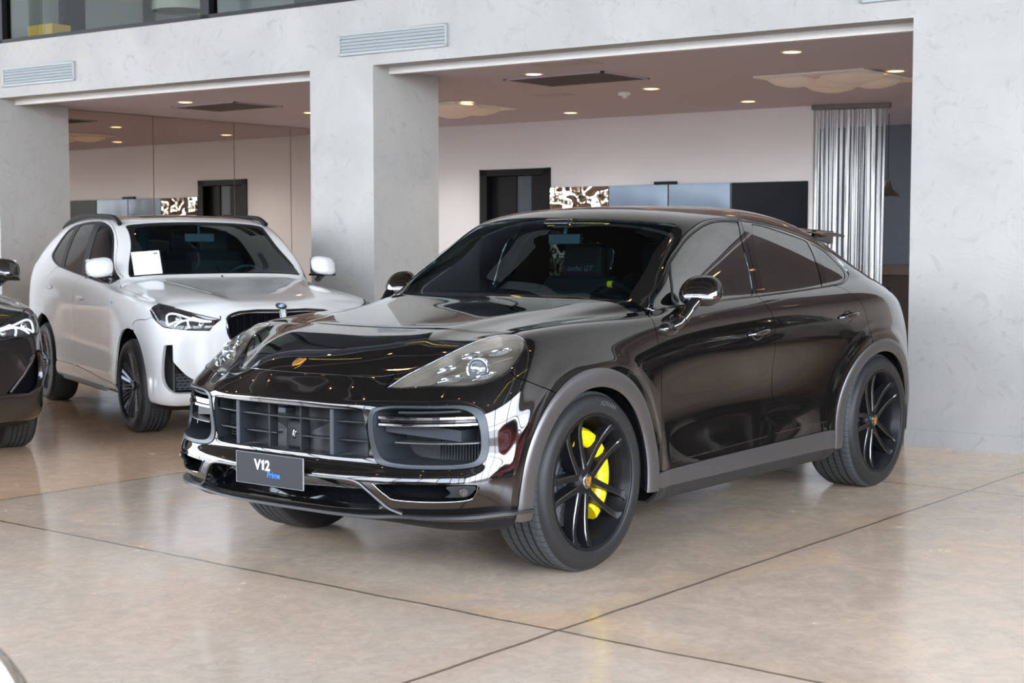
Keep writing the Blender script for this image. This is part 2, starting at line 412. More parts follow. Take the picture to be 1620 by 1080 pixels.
def clip_mesh(V, N, F, d):
    """keep d>0. F: list of index tuples. returns V,N,F,boundary edges"""
    V = list(map(tuple, V)); N = list(map(tuple, N)); out = []; bed = []; cache = {}
    def cut(i, j):
        k = (i, j) if i < j else (j, i)
        if k not in cache:
            t = d[k[0]]/(d[k[0]]-d[k[1]]); t = min(max(t, .001), .999)
            V.append(tuple(V[k[0]][q]+(V[k[1]][q]-V[k[0]][q])*t for q in range(3)))
            N.append(tuple(N[k[0]][q]+(N[k[1]][q]-N[k[0]][q])*t for q in range(3))); cache[k] = len(V)-1
        return cache[k]
    for f in F:
        s = [d[i] > 0 for i in f]
        if all(s): out.append(tuple(f)); continue
        if not any(s): continue
        g = []; m = len(f); cuts = []
        for a in range(m):
            i, j = f[a], f[(a+1) % m]
            if s[a]: g.append(i)
            if s[a] != s[(a+1) % m]: c = cut(i, j); g.append(c); cuts.append((len(g)-1, s[a]))
        if len(g) >= 3:
            out.append(tuple(g))
            n = len(g)
            for a in range(n):
                if cuts_pair(cuts, a, n): bed.append((g[a], g[(a+1) % n]))
    return V, N, out, bed
def cuts_pair(cuts, a, n):
    idx = {c: st for c, st in cuts}
    return a in idx and (a+1) % n in idx and idx[a] and not idx[(a+1) % n]
def region(surf, box, res, inc=(), exc=(), fns=(), gap=.0022):
    """mesh of a panel of the surface. box=(u0,u1,v0,v1), res=(du,dv)"""
    u0,u1,v0,v1 = box; nu = max(2, int(np.ceil((u1-u0)/res[0]))); nv = max(2, int(np.ceil((v1-v0)/res[1])))
    us = np.linspace(u0, u1, nu+1); vs = np.linspace(v0, v1, nv+1)
    G, Nn = surf.full(us, vs); n1 = nv+1
    V = G.reshape(-1,3); N = Nn.reshape(-1,3); UV = np.stack(np.meshgrid(us, vs, indexing='ij'), -1).reshape(-1,2)
    d = np.full(len(V), 9.); lo = (u0,v0); hi = (u1,v1)
    for p in inc: d = np.minimum(d, poly_sdf(surf, p, UV, V, lo, hi)-gap)
    for p in exc: d = np.minimum(d, -poly_sdf(surf, p, UV, V, lo, hi)-gap)
    for fn in fns: d = np.minimum(d, fn(V)-gap)
    d = np.where(abs(d) < 1e-6, 1e-6, d)
    F = [(i*n1+j, (i+1)*n1+j, (i+1)*n1+j+1, i*n1+j+1) for i in range(nu) for j in range(nv)]
    V, N, F, B = clip_mesh(V, N, F, d)
    return dict(V=np.array(V), N=np.array(N), F=F, B=B)
def build_panel(R, name, m, parent, side=1, both=False, offset=0., depth=.014, xf=None):
    """R from region(); side=-1 mirrors it; both=True merges the two halves; flange of the given depth along cut edges"""
    V = R['V']+R['N']*offset; N = R['N'].copy(); F = [tuple(f) for f in R['F']]; B = list(R['B'])
    used = np.unique([i for f in F for i in f]) if F else np.array([], int)
    rm = -np.ones(len(V), int); rm[used] = np.arange(len(used)); V = V[used]; N = N[used]
    F = [tuple(int(rm[i]) for i in f) for f in F]; B = [(int(rm[a]), int(rm[b])) for a, b in B if rm[a] >= 0 and rm[b] >= 0]
    nb = len(V); smooth = [True]*len(F)
    if depth and B:
        ids = {}; ex = []; exn = []
        for a, b in B:
            for q in (a, b):
                if q not in ids: ids[q] = len(ids)
        for q in ids: ex.append(V[q]); 
        base = nb; k = len(ids); top = [V[q] for q in ids]; bot = [V[q]-N[q]*depth for q in ids]
        FF = [(base+ids[a], base+ids[b], base+k+ids[b], base+k+ids[a]) for a, b in B]
        V = np.concatenate([V, np.array(top), np.array(bot)]); F = F+[t[::-1] for t in FF]; smooth += [False]*len(FF)
        N = np.concatenate([N, np.zeros((2*k,3))])
    def flip(V, N, F): return V*[1,-1,1], N*[1,-1,1], [t[::-1] for t in F]
    if both:
        V2, N2, F2 = flip(V, N, F); o = len(V); V = np.concatenate([V, V2]); N = np.concatenate([N, N2]); F = F+[tuple(i+o for i in t) for t in F2]; smooth = smooth+smooth
    elif side < 0: V, N, F = flip(V, N, F)
    me = bpy.data.meshes.new(name); me.from_pydata([tuple(p) for p in V], [], F); me.materials.append(m)
    me.polygons.foreach_set('use_smooth', smooth)
    # custom normals: exact surface normals on the skin, face normals on the flanges
    L = len(me.loops); vi = np.zeros(L, int); me.loops.foreach_get('vertex_index', vi)
    ln = N[vi]; me.update()
    cnt = np.array([len(f) for f in F]); fi = np.repeat(np.arange(len(F)), cnt); fn = np.zeros(len(F)*3); me.polygons.foreach_get('normal', fn); fn = fn.reshape(-1,3)
    z = np.linalg.norm(ln, axis=1) < .1; ln[z] = fn[fi[z]]
    me.normals_split_custom_set([tuple(t) for t in ln])
    o = bpy.data.objects.new(name, me); link(o, parent); return o
# ------------------------------------------------------------------ the building
WD = Vector((.0523,-.9986,0)); WN = Vector((.9986,.0523,0)); WO = WN*(-3.2088)   # front wall: direction (towards -y), outward normal, origin
WROT = atan2(WD.y, WD.x)
def wp(s, off, z): p = WO+WD*s+WN*off; return (p.x, p.y, z)     # s along the wall, off towards the hall
def wbox(mb, s0, s1, o0, o1, z0, z1):
    c = wp((s0+s1)/2, (o0+o1)/2, (z0+z1)/2); return mb.box(c, (abs(s1-s0), abs(o1-o0), abs(z1-z0)), rz=WROT)
def struct(mb, name, m, bevel=0, **k):
    o = mb.build(name, m, bevel=bevel); tag(o, kind='structure', **k); return o
TH = .93; ZB = 2.968; ZC = 2.955; ZS = 3.545
mb = MB(); mb.add([(-18,-22,0),(16,-22,0),(16,18,0),(-18,18,0)], [(0,1,2,3)]); struct(mb, 'floor', M_floor)
mb = MB()
wbox(mb, -1.42, -.515, -TH, 0, 0, ZB); wbox(mb, -7.2, -6.3, -TH, 0, 0, ZB); wbox(mb, -14.5, -12.3, -TH, 0, 0, ZB); wbox(mb, 4.36, 5.105, -TH, 0, 0, ZB); wbox(mb, 9.64, 15, -TH, 0, 0, ZB)
wbox(mb, -14.5, 15, -TH, 0, ZB, ZS)
struct(mb, 'wall_front', M_plaster)
mb = MB(); wbox(mb, -1.432, -.503, 0, .014, 0, .118); wbox(mb, -.517, -.503, -TH, .014, 0, .118); wbox(mb, 4.348, 5.117, 0, .014, 0, .118); wbox(mb, 9.628, 15, 0, .014, 0, .118); wbox(mb, 4.346, 4.36, -TH, .014, 0, .118)
struct(mb, 'baseboard_front', M_plaster)
# recess: white trim behind the beam, low lilac ceiling
mb = MB()
for a, b in ((-6.3,-1.42), (-.515, 4.36), (5.105, 9.64)): wbox(mb, a, b, -.30, -.22, ZC-.045, ZB)
struct(mb, 'trim_1', M_ceilw)
mb = MB(); mb.span((-12.2,-10.4,ZC), (-3.45,13.2,ZC+.12)); struct(mb, 'ceiling', M_ceil)
# back wall, side mirror wall, far room
BN = Vector((.99947,.03263,0)); BD = Vector((.03263,-.99947,0)); BO = BN*(-8.9064)
def bp_(s, off, z): p = BO+BD*s+BN*off; return (p.x, p.y, z)
BROT = atan2(BD.y, BD.x)
def bbox_(mb, s0, s1, o0, o1, z0, z1): return mb.box(bp_((s0+s1)/2, (o0+o1)/2, (z0+z1)/2), (abs(s1-s0), abs(o1-o0), abs(z1-z0)), rz=BROT)
def bs(y): return (-(y)+BO.y)/.99947
mb = MB(); bbox_(mb, bs(-3.23), bs(-6.84), -.15, 0, 0, ZC+.1); bbox_(mb, bs(-7.95), bs(-10.35), -.15, 0, 0, ZC+.1); bbox_(mb, bs(-6.84), bs(-7.95), -.15, 0, 2.36, ZC+.1)
struct(mb, 'wall_back', M_backw)
mb = MB(); mb.span((-12.1,-10.4,0), (-12.0,1.6,3.1)); struct(mb, 'wall_far', M_bluewall)
mb = MB(); mb.span((-12.1,13.1,0), (-4.2,13.2,3.1)); mb.span((-8.9,1.6,0),(-8.75,13.2,3.1)); mb.span((-12.1,1.5,0),(-8.75,1.65,3.1)); struct(mb, 'wall_right', M_hallwall)
# upper floor interior
mb = MB(); wbox(mb, -14, 15, -6.0, -5.9, ZS-.1, 7.1); wbox(mb, 14.8, 14.9, -6.0, 0, ZS-.1, 7.6); struct(mb, 'wall_upper', M_backw)
mb = MB(); wbox(mb, -14, 15, -6.0, -TH, ZS-.15, ZS-.02); struct(mb, 'floor_upper', M_ceilw)
mb = MB(); wbox(mb, -14, 15, -6.0, -.1, 6.1, 6.2); struct(mb, 'ceiling_upper', M_ceil)
mb = MB(); wbox(mb, -14.5, 4.1, -TH, 0, ZS, 7.7); struct(mb, 'wall_upper_front', M_plaster)
# bronze mirror wall at the left
m1 = Vector((-3.62,-10.16,0)); m2 = Vector((-8.62,-10.20,0)); md = (m2-m1).normalized()
mb = MB(); L_ = (m2-m1).length; nrm_ = Vector((-md.y, md.x, 0)); 
if nrm_.y < 0: nrm_ = -nrm_
edges_ = [0, 1.45, 2.75, 3.75, L_]
for a, b in zip(edges_[:-1], edges_[1:]):
    p = m1+md*(a+.004); q = m1+md*(b-.004); ca = (p+q)/2+nrm_*.0
    mb.box((ca.x, ca.y, ZC/2), ((q-p).length, .012, ZC-.01), rz=atan2(md.y, md.x))
mw = mb.build('mirror_wall', M_bronze, bevel=.002); tag(mw, 'tall bronze mirror panels lining the left side of the recessed bay', 'mirror')
mb = MB(); ca = (m1+m2)/2-nrm_*.06; mb.box((ca.x, ca.y, ZC/2), (L_+.3, .1, ZC+.1), rz=atan2(md.y, md.x)); struct(mb, 'wall_left', M_hallwall)
# hall shell: dark high ceiling with steel beams, glazed facade, side walls
HX, HY0, HY1, HZ = 13.0, -18.0, 14.0, 7.6
mb = MB(); mb.span((-4.5,HY0,HZ), (HX,HY1,HZ+.2)); struct(mb, 'ceiling_hall', M_hallceil)
mb = MB(); mb.span((-4,HY0-.2,0), (2,HY0,HZ)); mb.span((2,HY0-.2,HZ-.4), (HX,HY0,HZ)); mb.span((2,HY0-.2,0), (HX,HY0,.4)); struct(mb, 'wall_hall_left', mat('hall_brown_wall', (.17,.145,.12), .6))
mb = MB(); mb.span((-4,HY1,HZ-.5), (HX,HY1+.2,HZ)); mb.span((-4,HY1,0), (-3,HY1+.2,HZ)); struct(mb, 'wall_hall_right', M_hallwall)
mb = MB()
for x in np.arange(-2, HX, 3.0): mb.span((x-.08,HY0,HZ-.35), (x+.08,HY1,HZ-.001))
struct(mb, 'trim_2', M_steel)
mb = MB()                                                            # facade posts and rails
for y in np.arange(HY0, HY1+.1, 3.2): mb.span((HX-.1,y-.07,0), (HX+.1,y+.07,HZ))
for z in (3.1, HZ-.1): mb.span((HX-.06,HY0,z-.05), (HX+.06,HY1,z+.05))
mb.span((HX-.06,HY0,0), (HX+.06,HY1,1.15))  # unseen low band added to keep the bright forecourt out of reflections
for x in np.arange(-3, HX, 2.6): mb.span((x-.07,HY1-.1,0), (x+.07,HY1+.1,HZ))
for z in (.06, 3.1, HZ-.1): mb.span((-3,HY1-.06,z-.05), (HX,HY1+.06,z+.05))
for y in np.arange(HY0+1.6, HY1, 3.2): mb.tube([(HX,y-1.6,3.1),(HX,y,5.4),(HX,y+1.6,HZ-.1)], .05, 6)
for x in np.arange(2, HX, 2.75): mb.span((x-.07,HY0-.1,0), (x+.07,HY0+.1,HZ))
struct(mb, 'window_2', M_blackfr)
mb = MB(); mb.add([(HX,-60,-.05),(70,-60,-.05),(70,60,-.05),(HX,60,-.05)], [(0,1,2,3)]); mb.add([(-20,18,-.05),(16,18,-.05),(16,60,-.05),(-20,60,-.05)], [(0,1,2,3)])
struct(mb, 'ground', mat('forecourt_paving', (.30,.29,.27), .8))
mb = MB(); mb.span((34,-50,-.05),(36,6,5.2)); mb.span((-14,34,-.05),(20,36,4.4)); struct(mb, 'wall_street', mat('street_wall', (.55,.53,.5), .8))
def strip(pts, name, label):
    mb = MB(); 
    for a, b in zip(pts[:-1], pts[1:]):
        a, b = Vector(a), Vector(b); d = b-a; mb.box((a+b)/2, (d.length+.014, .014, .014), rz=atan2(d.y, d.x))
    return tag(mb.build(name, M_yellowled), label, 'led strip', 'yellow led lines under the hall ceiling')
LEDS = [[(-1.9,-2.7,6.6),(-2.2,-4.6,6.6)], [(.4,-3.4,6.6),(-.7,-6.4,6.6)], [(-2.2,7.0,6.6),(1.6,6.0,6.6),(2.4,9.5,6.6)]]
for i, p in enumerate(LEDS):
    strip(p, 'led_strip', 'yellow led line bent across the dark hall ceiling, seen only reflected in the paint')
sp = MB(); sp.use(M_warmceil); sp.lathe([(0,0),(.045,0)], 16, axis=2, smooth=False); sp.use(M_whitetrim); sp.lathe([(.045,-.004),(.06,-.004),(.06,.02),(.045,.02)], 16, axis=2)
sp0 = sp.build('hall_downlight'); tag(sp0, 'small warm spot of the high hall ceiling, seen only reflected in the paint', 'downlight', 'warm spots of the high hall ceiling')
k = 0
for x in (-2.2, .6, 3.4, 6.2, 9.0, 11.6):
    for y in (-14,-10.5,-7,-3.5,0,3.5,7,10.5):
        o = sp0 if k == 0 else sp0.copy()
        if k: COL.objects.link(o)
        o.location = (x+.37*sin(k*2.1), y+.5*cos(k*1.7), HZ-.03 if abs(((x+2) % 3)) > .3 else HZ-.38); k += 1

# ---- fittings of the wall
def vent(s0, s1, z0, z1, label):
    t = empty('wall_vent', wp((s0+s1)/2, 0, (z0+z1)/2), WROT, label=label, cat='vent', group='long slotted air vents in the plaster wall')
    w = (s1-s0)/2; h = (z1-z0)/2; mb = MB(); b = .022
    mb.span((-w,-.0,h-b),(w,-.02,h)); mb.span((-w,-.0,-h),(w,-.02,-h+b)); mb.span((-w,0,-h),(-w+b,-.02,h)); mb.span((w-b,0,-h),(w,-.02,h))
    return t, w, h, mb, b
def finish_vent(q):
    t, w, h, mb, b = q
    # local y of the empty points into the wall or out of it: flip so that the grille faces the hall
    sg = 1 if (Matrix.Rotation(WROT, 3, 'Z') @ Vector((0,1,0))).dot(WN) > 0 else -1
    for i in range(len(mb.v)): mb.v[i] = (mb.v[i][0], -sg*mb.v[i][1], mb.v[i][2])
    mb.build('vent_frame', M_whitetrim, t, bevel=.003)
    back = MB(); back.span((-w+b,sg*.002,-h+b),(w-b,sg*.004,h-b)); back.build('vent_back', mat('vent_backing', (.30,.34,.36), .6), t)  # blue-grey plate behind the slats
    n = 5
    for i in range(n):
        z = -h+b+(2*h-2*b)*(i+.5)/n; s_ = MB(); s_.box((0,sg*.012,z), (2*(w-b), .005, .024), R=Matrix.Rotation(sg*radians(22), 3, 'X')); s_.build('vent_slat', M_whitetrim, t)
finish_vent(vent(8.35, 9.53, 3.08, 3.275, 'slotted white air vent at the far left of the plaster wall'))
finish_vent(vent(3.53, 4.75, 3.07, 3.262, 'slotted white air vent above the middle pillar'))
finish_vent(vent(-.95, -.13, 3.10, 3.30, 'slotted white air vent cut by the top edge above the right pillar'))
# camera dome
t = empty('security_camera', (-3.234,-10.06,2.90), WROT, label='small white dome security camera under the beam at left', cat='camera')
mb = MB(); mb.lathe([(0,.06),(.055,.06),(.058,.02),(.05,.0)], 24, axis=2); mb.build('base', M_whitepl, t)
mb = MB(); mb.ball((0,0,-.01), (.045,.045,.045)); mb.build('dome', M_whitepl, t)
mb = MB(); mb.ball((.015,.03,-.03), (.02,.02,.02), 12, 8); mb.build('lens', M_black, t)

# downlights of the low ceiling
def downlight(x, y, label):
    t = empty('downlight', (x,y,ZC), 0, label=label, cat='downlight', group='square recessed downlights of the low ceiling')
    mb = MB(); mb.use(M_dldisc); mb.lathe([(.070,-.001),(.08,-.006),(.092,-.006),(.095,0)], 28, axis=2); mb.build('trim_ring', None, t)
    mb = MB(); mb.use(M_warm); mb.lathe([(0,-.003),(.070,-.003)], 28, axis=2, smooth=False); mb.build('lamp', None, t)
    return t
DL = [((-4.31,-3.77),'downlight above the car windscreen, left of the dark ceiling grille'), ((-7.87,-5.93),'downlight over the black doorway, nearest the back wall'), ((-6.08,-3.64),'downlight right of the smoke detector'), ((-7.88,-3.55),'downlight close to the back wall left of the string curtain'),
      ((-4.31,-1.15),'downlight highest in the right bay, left above the ceiling panel'), ((-6.11,-1.06),'downlight at the right end of the sculpted ceiling panel'), ((-6.04,-6.02),'downlight beside the pillar at the left ceiling panel'),
      ((-4.15,-8.45),'downlight at the middle of the left bay'), ((-5.95,-8.35),'downlight cut by the middle pillar in the left bay'), ((-7.85,-8.4),'downlight hidden deep in the left bay'),((-4.4,3.6),'downlight in the bay beyond the right pillar, seen only in the car windows'),((-6.1,3.7),'second downlight beyond the right pillar, seen only in the car windows'),((-6.2,6.4),'third downlight beyond the right pillar, seen only in the car windows')]
for (x, y), lb in DL:
    downlight(x, y, lb)
    pl = bpy.data.lights.new('downlight_beam', 'SPOT'); pl.energy = 30; pl.color = (1,.88,.74); pl.spot_size = radians(110); pl.spot_blend = .8; pl.shadow_soft_size = .08
    o = bpy.data.objects.new('downlight_beam', pl); o.location = (x,y,ZC-.03); COL.objects.link(o)
# dark grilles
def grille(x0, x1, y0, y1, label):
    t = empty('ceiling_grille', ((x0+x1)/2,(y0+y1)/2,ZC), 0, label=label, cat='ceiling vent', group='dark slatted return grilles')
    w, h = (x1-x0)/2, (y1-y0)/2; mb = MB(); b = .03
    mb.span((-w,-h,-.012),(w,-h+b,0)); mb.span((-w,h-b,-.012),(w,h,0)); mb.span((-w,-h,-.012),(-w+b,h,0)); mb.span((w-b,-h,-.012),(w,h,0)); mb.build('frame', M_ceil, t)
    mb = MB(); mb.span((-w+b,-h+b,-.002),(w-b,h-b,-.001)); mb.build('backing', M_liner, t)
    mb = MB()
    for y in np.arange(-h+b+.012, h-b, .028): mb.box((0,y,-.008), (2*(w-b), .016, .003), R=Matrix.Rotation(radians(35), 3, 'X'))
    mb.build('slats', mat('grille_grey', (.10,.095,.10), .6), t)
grille(-5.25,-4.48,-4.26,-3.12,'dark slatted grille in the ceiling over the black car')
grille(-5.13,-4.42,-9.02,-7.95,'dark slatted grille in the ceiling of the left bay')
t = empty('smoke_detector', (-6.24,-4.07,ZC), 0, label='round white smoke detector on the lilac ceiling', cat='smoke detector')
mb = MB(); mb.lathe([(0,-.055),(.03,-.055),(.035,-.04),(.035,-.03)], 24, axis=2); mb.build('sensor', M_whitepl, t)
mb = MB(); mb.lathe([(.0,-.032),(.055,-.032),(.065,-.02),(.065,0)], 24, axis=2); mb.build('base', M_whitepl, t)
def hatch(x0,x1,y0,y1,lb):
    mb = MB(); mb.span((x0,y0,ZC-.006),(x1,y1,ZC)); tag(mb.build('access_panel', mat('hatch_lilac', (.42,.38,.39), .6), bevel=.002), lb, 'ceiling panel', 'flush hatches in the low ceiling')
hatch(-6.14,-5.88,-4.98,-4.6,'thin pale hatch in the ceiling behind the dark grille'); hatch(-3.99,-3.72,-3.36,-2.78,'flush square hatch in the ceiling near the beam')
# sculpted acoustic panels of overlapping lens forms
def lens_panel(cx, cy, w, h, rz, label):
    t = empty('ceiling_sculpture', (cx,cy,ZC), rz, label=label, cat='ceiling panel', group='cream sculpted ceiling diffusers')
    mb = MB(); mb.span((-w,-h,-.02),(w,h,-.002)); mb.build('panel', mat('cream_plaster', (.86,.80,.74), .5), t, bevel=.004)
    for (dx,dy,r) in ((-w*.55,-h*.4,.26),(w*.05,h*.05,.40),(w*.55,-h*.5,.24),(-w*.35,h*.5,.25),(w*.5,h*.55,.30)):
        r = min(r, w*.55); mb = MB(); mb.lathe([(0,-.10),(r*.35,-.095),(r*.75,-.07),(r,-.035),(r*.96,-.02)], 32, c=(dx,dy,0), axis=2); mb.build('bowl', MATS['cream_plaster'], t)
lens_panel(-6.30,-1.72,.62,.55,0,'cream sculpted panel hung under the ceiling at the right')
lens_panel(-5.6,5.0,.62,.55,0,'cream sculpted panel beyond the right pillar, seen only reflected in the car windows')
lens_panel(-6.40,-6.55,.55,.52,0,'cream sculpted panel under the ceiling beside the middle pillar')

# black doorway in the back wall
t = empty('lift_doorway', bp_(bs(-7.395), 0, 0), BROT, label='tall black framed doorway in the pale back wall', cat='door')
mb = MB(); W2, H2 = .565, 2.365
def lb_(a, b, o0, o1, z0, z1, mb): return mb.box(((a+b)/2, -(o0+o1)/2*(-1 if (Matrix.Rotation(BROT,3,'Z')@Vector((0,1,0))).dot(BN) > 0 else 1), (z0+z1)/2), (abs(b-a), abs(o1-o0), z1-z0))
lb_(-W2,-W2+.12,-.15,.02,0,H2,mb); lb_(W2-.12,W2,-.15,.02,0,H2,mb); lb_(-W2,W2,-.15,.02,H2-.085,H2,mb); mb.build('door_frame', M_blackfr, t, bevel=.004)
mb = MB(); lb_(-W2+.12,-.19,-.14,-.10,0,H2-.085,mb); lb_(.05,W2-.12,-.14,-.10,0,H2-.085,mb); mb.build('door_leaf', M_blackfr, t)
mb = MB(); lb_(-.19,.05,-.13,-.12,0,H2-.085,mb); mb.build('door_glass', mat('door_glass_dark', (.06,.08,.10), .3, spec=.2), t)
# polished panels on the back wall
def wpanel(y0, y1, m, name, label):
    t = empty(name, bp_(bs((y0+y1)/2), 0, 0), BROT, label=label, cat='wall panel', group='reflective panels across the back wall')
    mb = MB(); w = abs(y1-y0)/2-.004; lb_(-w, w, .002, .03, .12, 2.115, mb); mb.build('sheet', m, t, bevel=.003); return t
wpanel(-6.83,-5.95,M_hammer,'hammered_panel','crumpled mirror finish panel beside the black doorway')
wpanel(-5.94,-5.10,M_silverp,'silver_panel','brushed silver panel right of the crumpled mirror panel')
wpanel(-5.09,-4.26,M_silverp,'silver_panel','brushed silver panel left of the gloss black panel')
wpanel(-4.25,-3.28,M_blackgloss,'gloss_panel','gloss black panel at the right end of the back wall')
mb = MB(); bbox_(mb, bs(-5.28), bs(-4.98), .01, .06, 2.115, 2.15); tag(mb.build('picture_light', M_blackfr, bevel=.004), 'small black bar lamp on top edge of the silver panels', 'lamp')
# string curtain
ra = Vector((-8.746,-3.197,0)); rb = Vector((-8.973,-2.409,0)); rd = (rb-ra)
t = empty('curtain_rail', (ra.x,ra.y,ZC), 0, label='dark ceiling rail carrying the silver strings', cat='curtain rail')
mb = MB(); mb.box(((rb-ra).x/2,(rb-ra).y/2,-.028), (rd.length+.04, .12, .05), rz=atan2(rd.y, rd.x)); mb.build('rail', mat('rail_grey', (.16,.15,.15), .5), t)
t = empty('string_curtain', (ra.x,ra.y,0), 0, label='silver string curtain hanging from the ceiling behind the car tail', cat='curtain')
rs = random.Random(3); pos = 0.03; n_ = 0
pn = Vector((-rd.y, rd.x, 0)).normalized()
while pos < .97 and n_ < 90:
    w_ = rs.choice([.006,.008,.012,.016,.022]); mb = MB(); off = rs.uniform(-.035,.035); dr = rs.uniform(-.03,.03)
    p0 = rd*pos+pn*off; p1 = rd*min(.99,max(.01,pos+dr))+pn*off
    q = []
    for i in range(7):
        u = i/6; c = p0.lerp(p1, u); a_ = (rd.normalized()*cos(rs.uniform(-.5,.5))+pn*sin(rs.uniform(-.6,.6)))*w_/2
        z = ZC-.062-u*(ZC-.11)
        q += [(c.x-a_.x,c.y-a_.y,z),(c.x+a_.x,c.y+a_.y,z),(c.x+a_.x+pn.x*.003,c.y+a_.y+pn.y*.003,z),(c.x-a_.x+pn.x*.003,c.y-a_.y+pn.y*.003,z)]
    fs = []
    for i in range(6):
        for k2 in range(4): j2 = (k2+1) % 4; fs.append((i*4+k2, i*4+j2, (i+1)*4+j2, (i+1)*4+k2))
    fs += [(0,1,2,3),(27,26,25,24)]
    mb.add(q, fs, True); mb.build('string', M_string, t); pos += w_*1.15/rd.length+rs.choice([.0,.004,.010,.018]); n_ += 1
# pendant and counter of the far room
t = empty('pendant_lamp', (-10.3,-3.0,ZC), 0, label='small brass bell pendant right of the string curtain', cat='lamp')
_p = (-10.3,-3.0)
mb = MB(); mb.lathe([(.14,1.0),(.10,1.05),(.055,1.09),(.035,1.13),(.03,1.17),(.015,1.18)], 28, axis=2); PL = mb
PL2 = [(r_, z_) for r_, z_ in [(.15,-.98),(.135,-.965),(.085,-.93),(.05,-.89),(.036,-.85),(.032,-.80),(.014,-.79),(0,-.79)]]
mb = MB(); mb.lathe(PL2, 28, axis=2); mb.build('shade', M_lampshade, t); mb = MB(); mb.tube([(0,0,-.79),(0,0,0)], .004, 6); mb.build('cord', M_rubdull, t)
t = empty('bar_counter', (-11.2,-2.6,0), 0, label='dark wood counter with brown top in the far room', cat='counter')
mb = MB(); mb.span((-.3,-2.2,0),(.3,2.2,1.02))
mb.build('body', M_wood, t); mb = MB(); mb.span((-.34,-2.25,1.02),(.36,2.25,1.14)); mb.build('counter_top', M_woodtop, t, bevel=.004)

# upper glazing
t = tag(empty('window_1', wp(9, 0, ZS), WROT), kind='structure')
sgn = 1 if (Matrix.Rotation(WROT, 3, 'Z') @ Vector((0,1,0))).dot(WN) > 0 else -1
def ub(mb, s0, s1, o0, o1, z0, z1): return mb.box(((s0+s1)/2-9, sgn*(o0+o1)/2, (z0+z1)/2-ZS), (abs(s1-s0), abs(o1-o0), z1-z0))
mb = MB(); ub(mb, 4.1, 15, -.10, .012, ZS, ZS+.035); ub(mb, 6.38, 6.50, -.10, .012, ZS, 6.1); ub(mb, 9.52, 9.60, -.10, .012, ZS, 6.1); ub(mb, 4.05, 4.15, -.10, .012, ZS, 6.1); mb.build('window_frame', M_blackfr, t)
mb = MB(); ub(mb, 4.15, 6.38, -.056, -.05, ZS+.035, 6.1); ub(mb, 6.50, 9.52, -.056, -.05, ZS+.035, 6.1); ub(mb, 9.60, 15, -.056, -.05, ZS+.035, 6.1); mb.build('window_pane', G_clear, t)
t = empty('drum_lamp', wp(8.40, -1.5, 3.965), 0, label='white drum lampshade behind the upper glass, left of its black mullion', cat='lamp')
mb = MB(); mb.lathe([(.31,0),(.32,.02),(.29,.42),(.28,.44)], 40, axis=2); mb.lathe([(.0,.03),(.30,.03)], 40, axis=2); mb.build('lamp_shade', mat('linen_shade', (.72,.68,.60), .7), t)
mb = MB(); mb.tube([(0,0,.3),(0,0,2.3)], .008, 6); mb.build('cord', M_rubdull, t)
mb = MB(); mb.lathe([(.0,-.07),(.03,-.065),(.035,-.03),(.0,-.0)], 16, c=(-.1,.22,.0), axis=2); mb.build('bulb_holder', M_gold, t)
mb = MB(); wbox(mb, 7.4, 9.7, -.45, -.12, ZS-.02, 3.55); struct(mb, 'trim_5', M_ceilw)
t = empty('gift_box', wp(9.11, -.28, 3.60), WROT, label='yellow box with dark ribbons behind the upper glass at left', cat='box')
mb = MB(); mb.span((-.20,-.12,-.05),(.20,.12,.125)); mb.build('box', mat('ochre_card', (.75,.46,.07), .6), t, bevel=.004)
mb = MB()
for x in (-.07,.05): mb.span((x-.008,-.124,-.05),(x+.008,.124,.129))
mb.build('ribbon', mat('ribbon_grey', (.5,.42,.3), .6), t)
mb = MB(); wbox(mb, 9.72, 9.80, -3.2, -.14, ZS-.02, 6.1); struct(mb, 'wall_upper_divider', M_ceilw)
mb = MB(); wbox(mb, 9.28, 9.36, -.9, -.6, ZS-.02, 6.1); struct(mb, 'trim_4', M_blackfr)
mb = MB(); wbox(mb, 7.95, 8.3, -3.4, -3.2, ZS-.02, 6.1); struct(mb, 'trim_3', M_whitetrim)
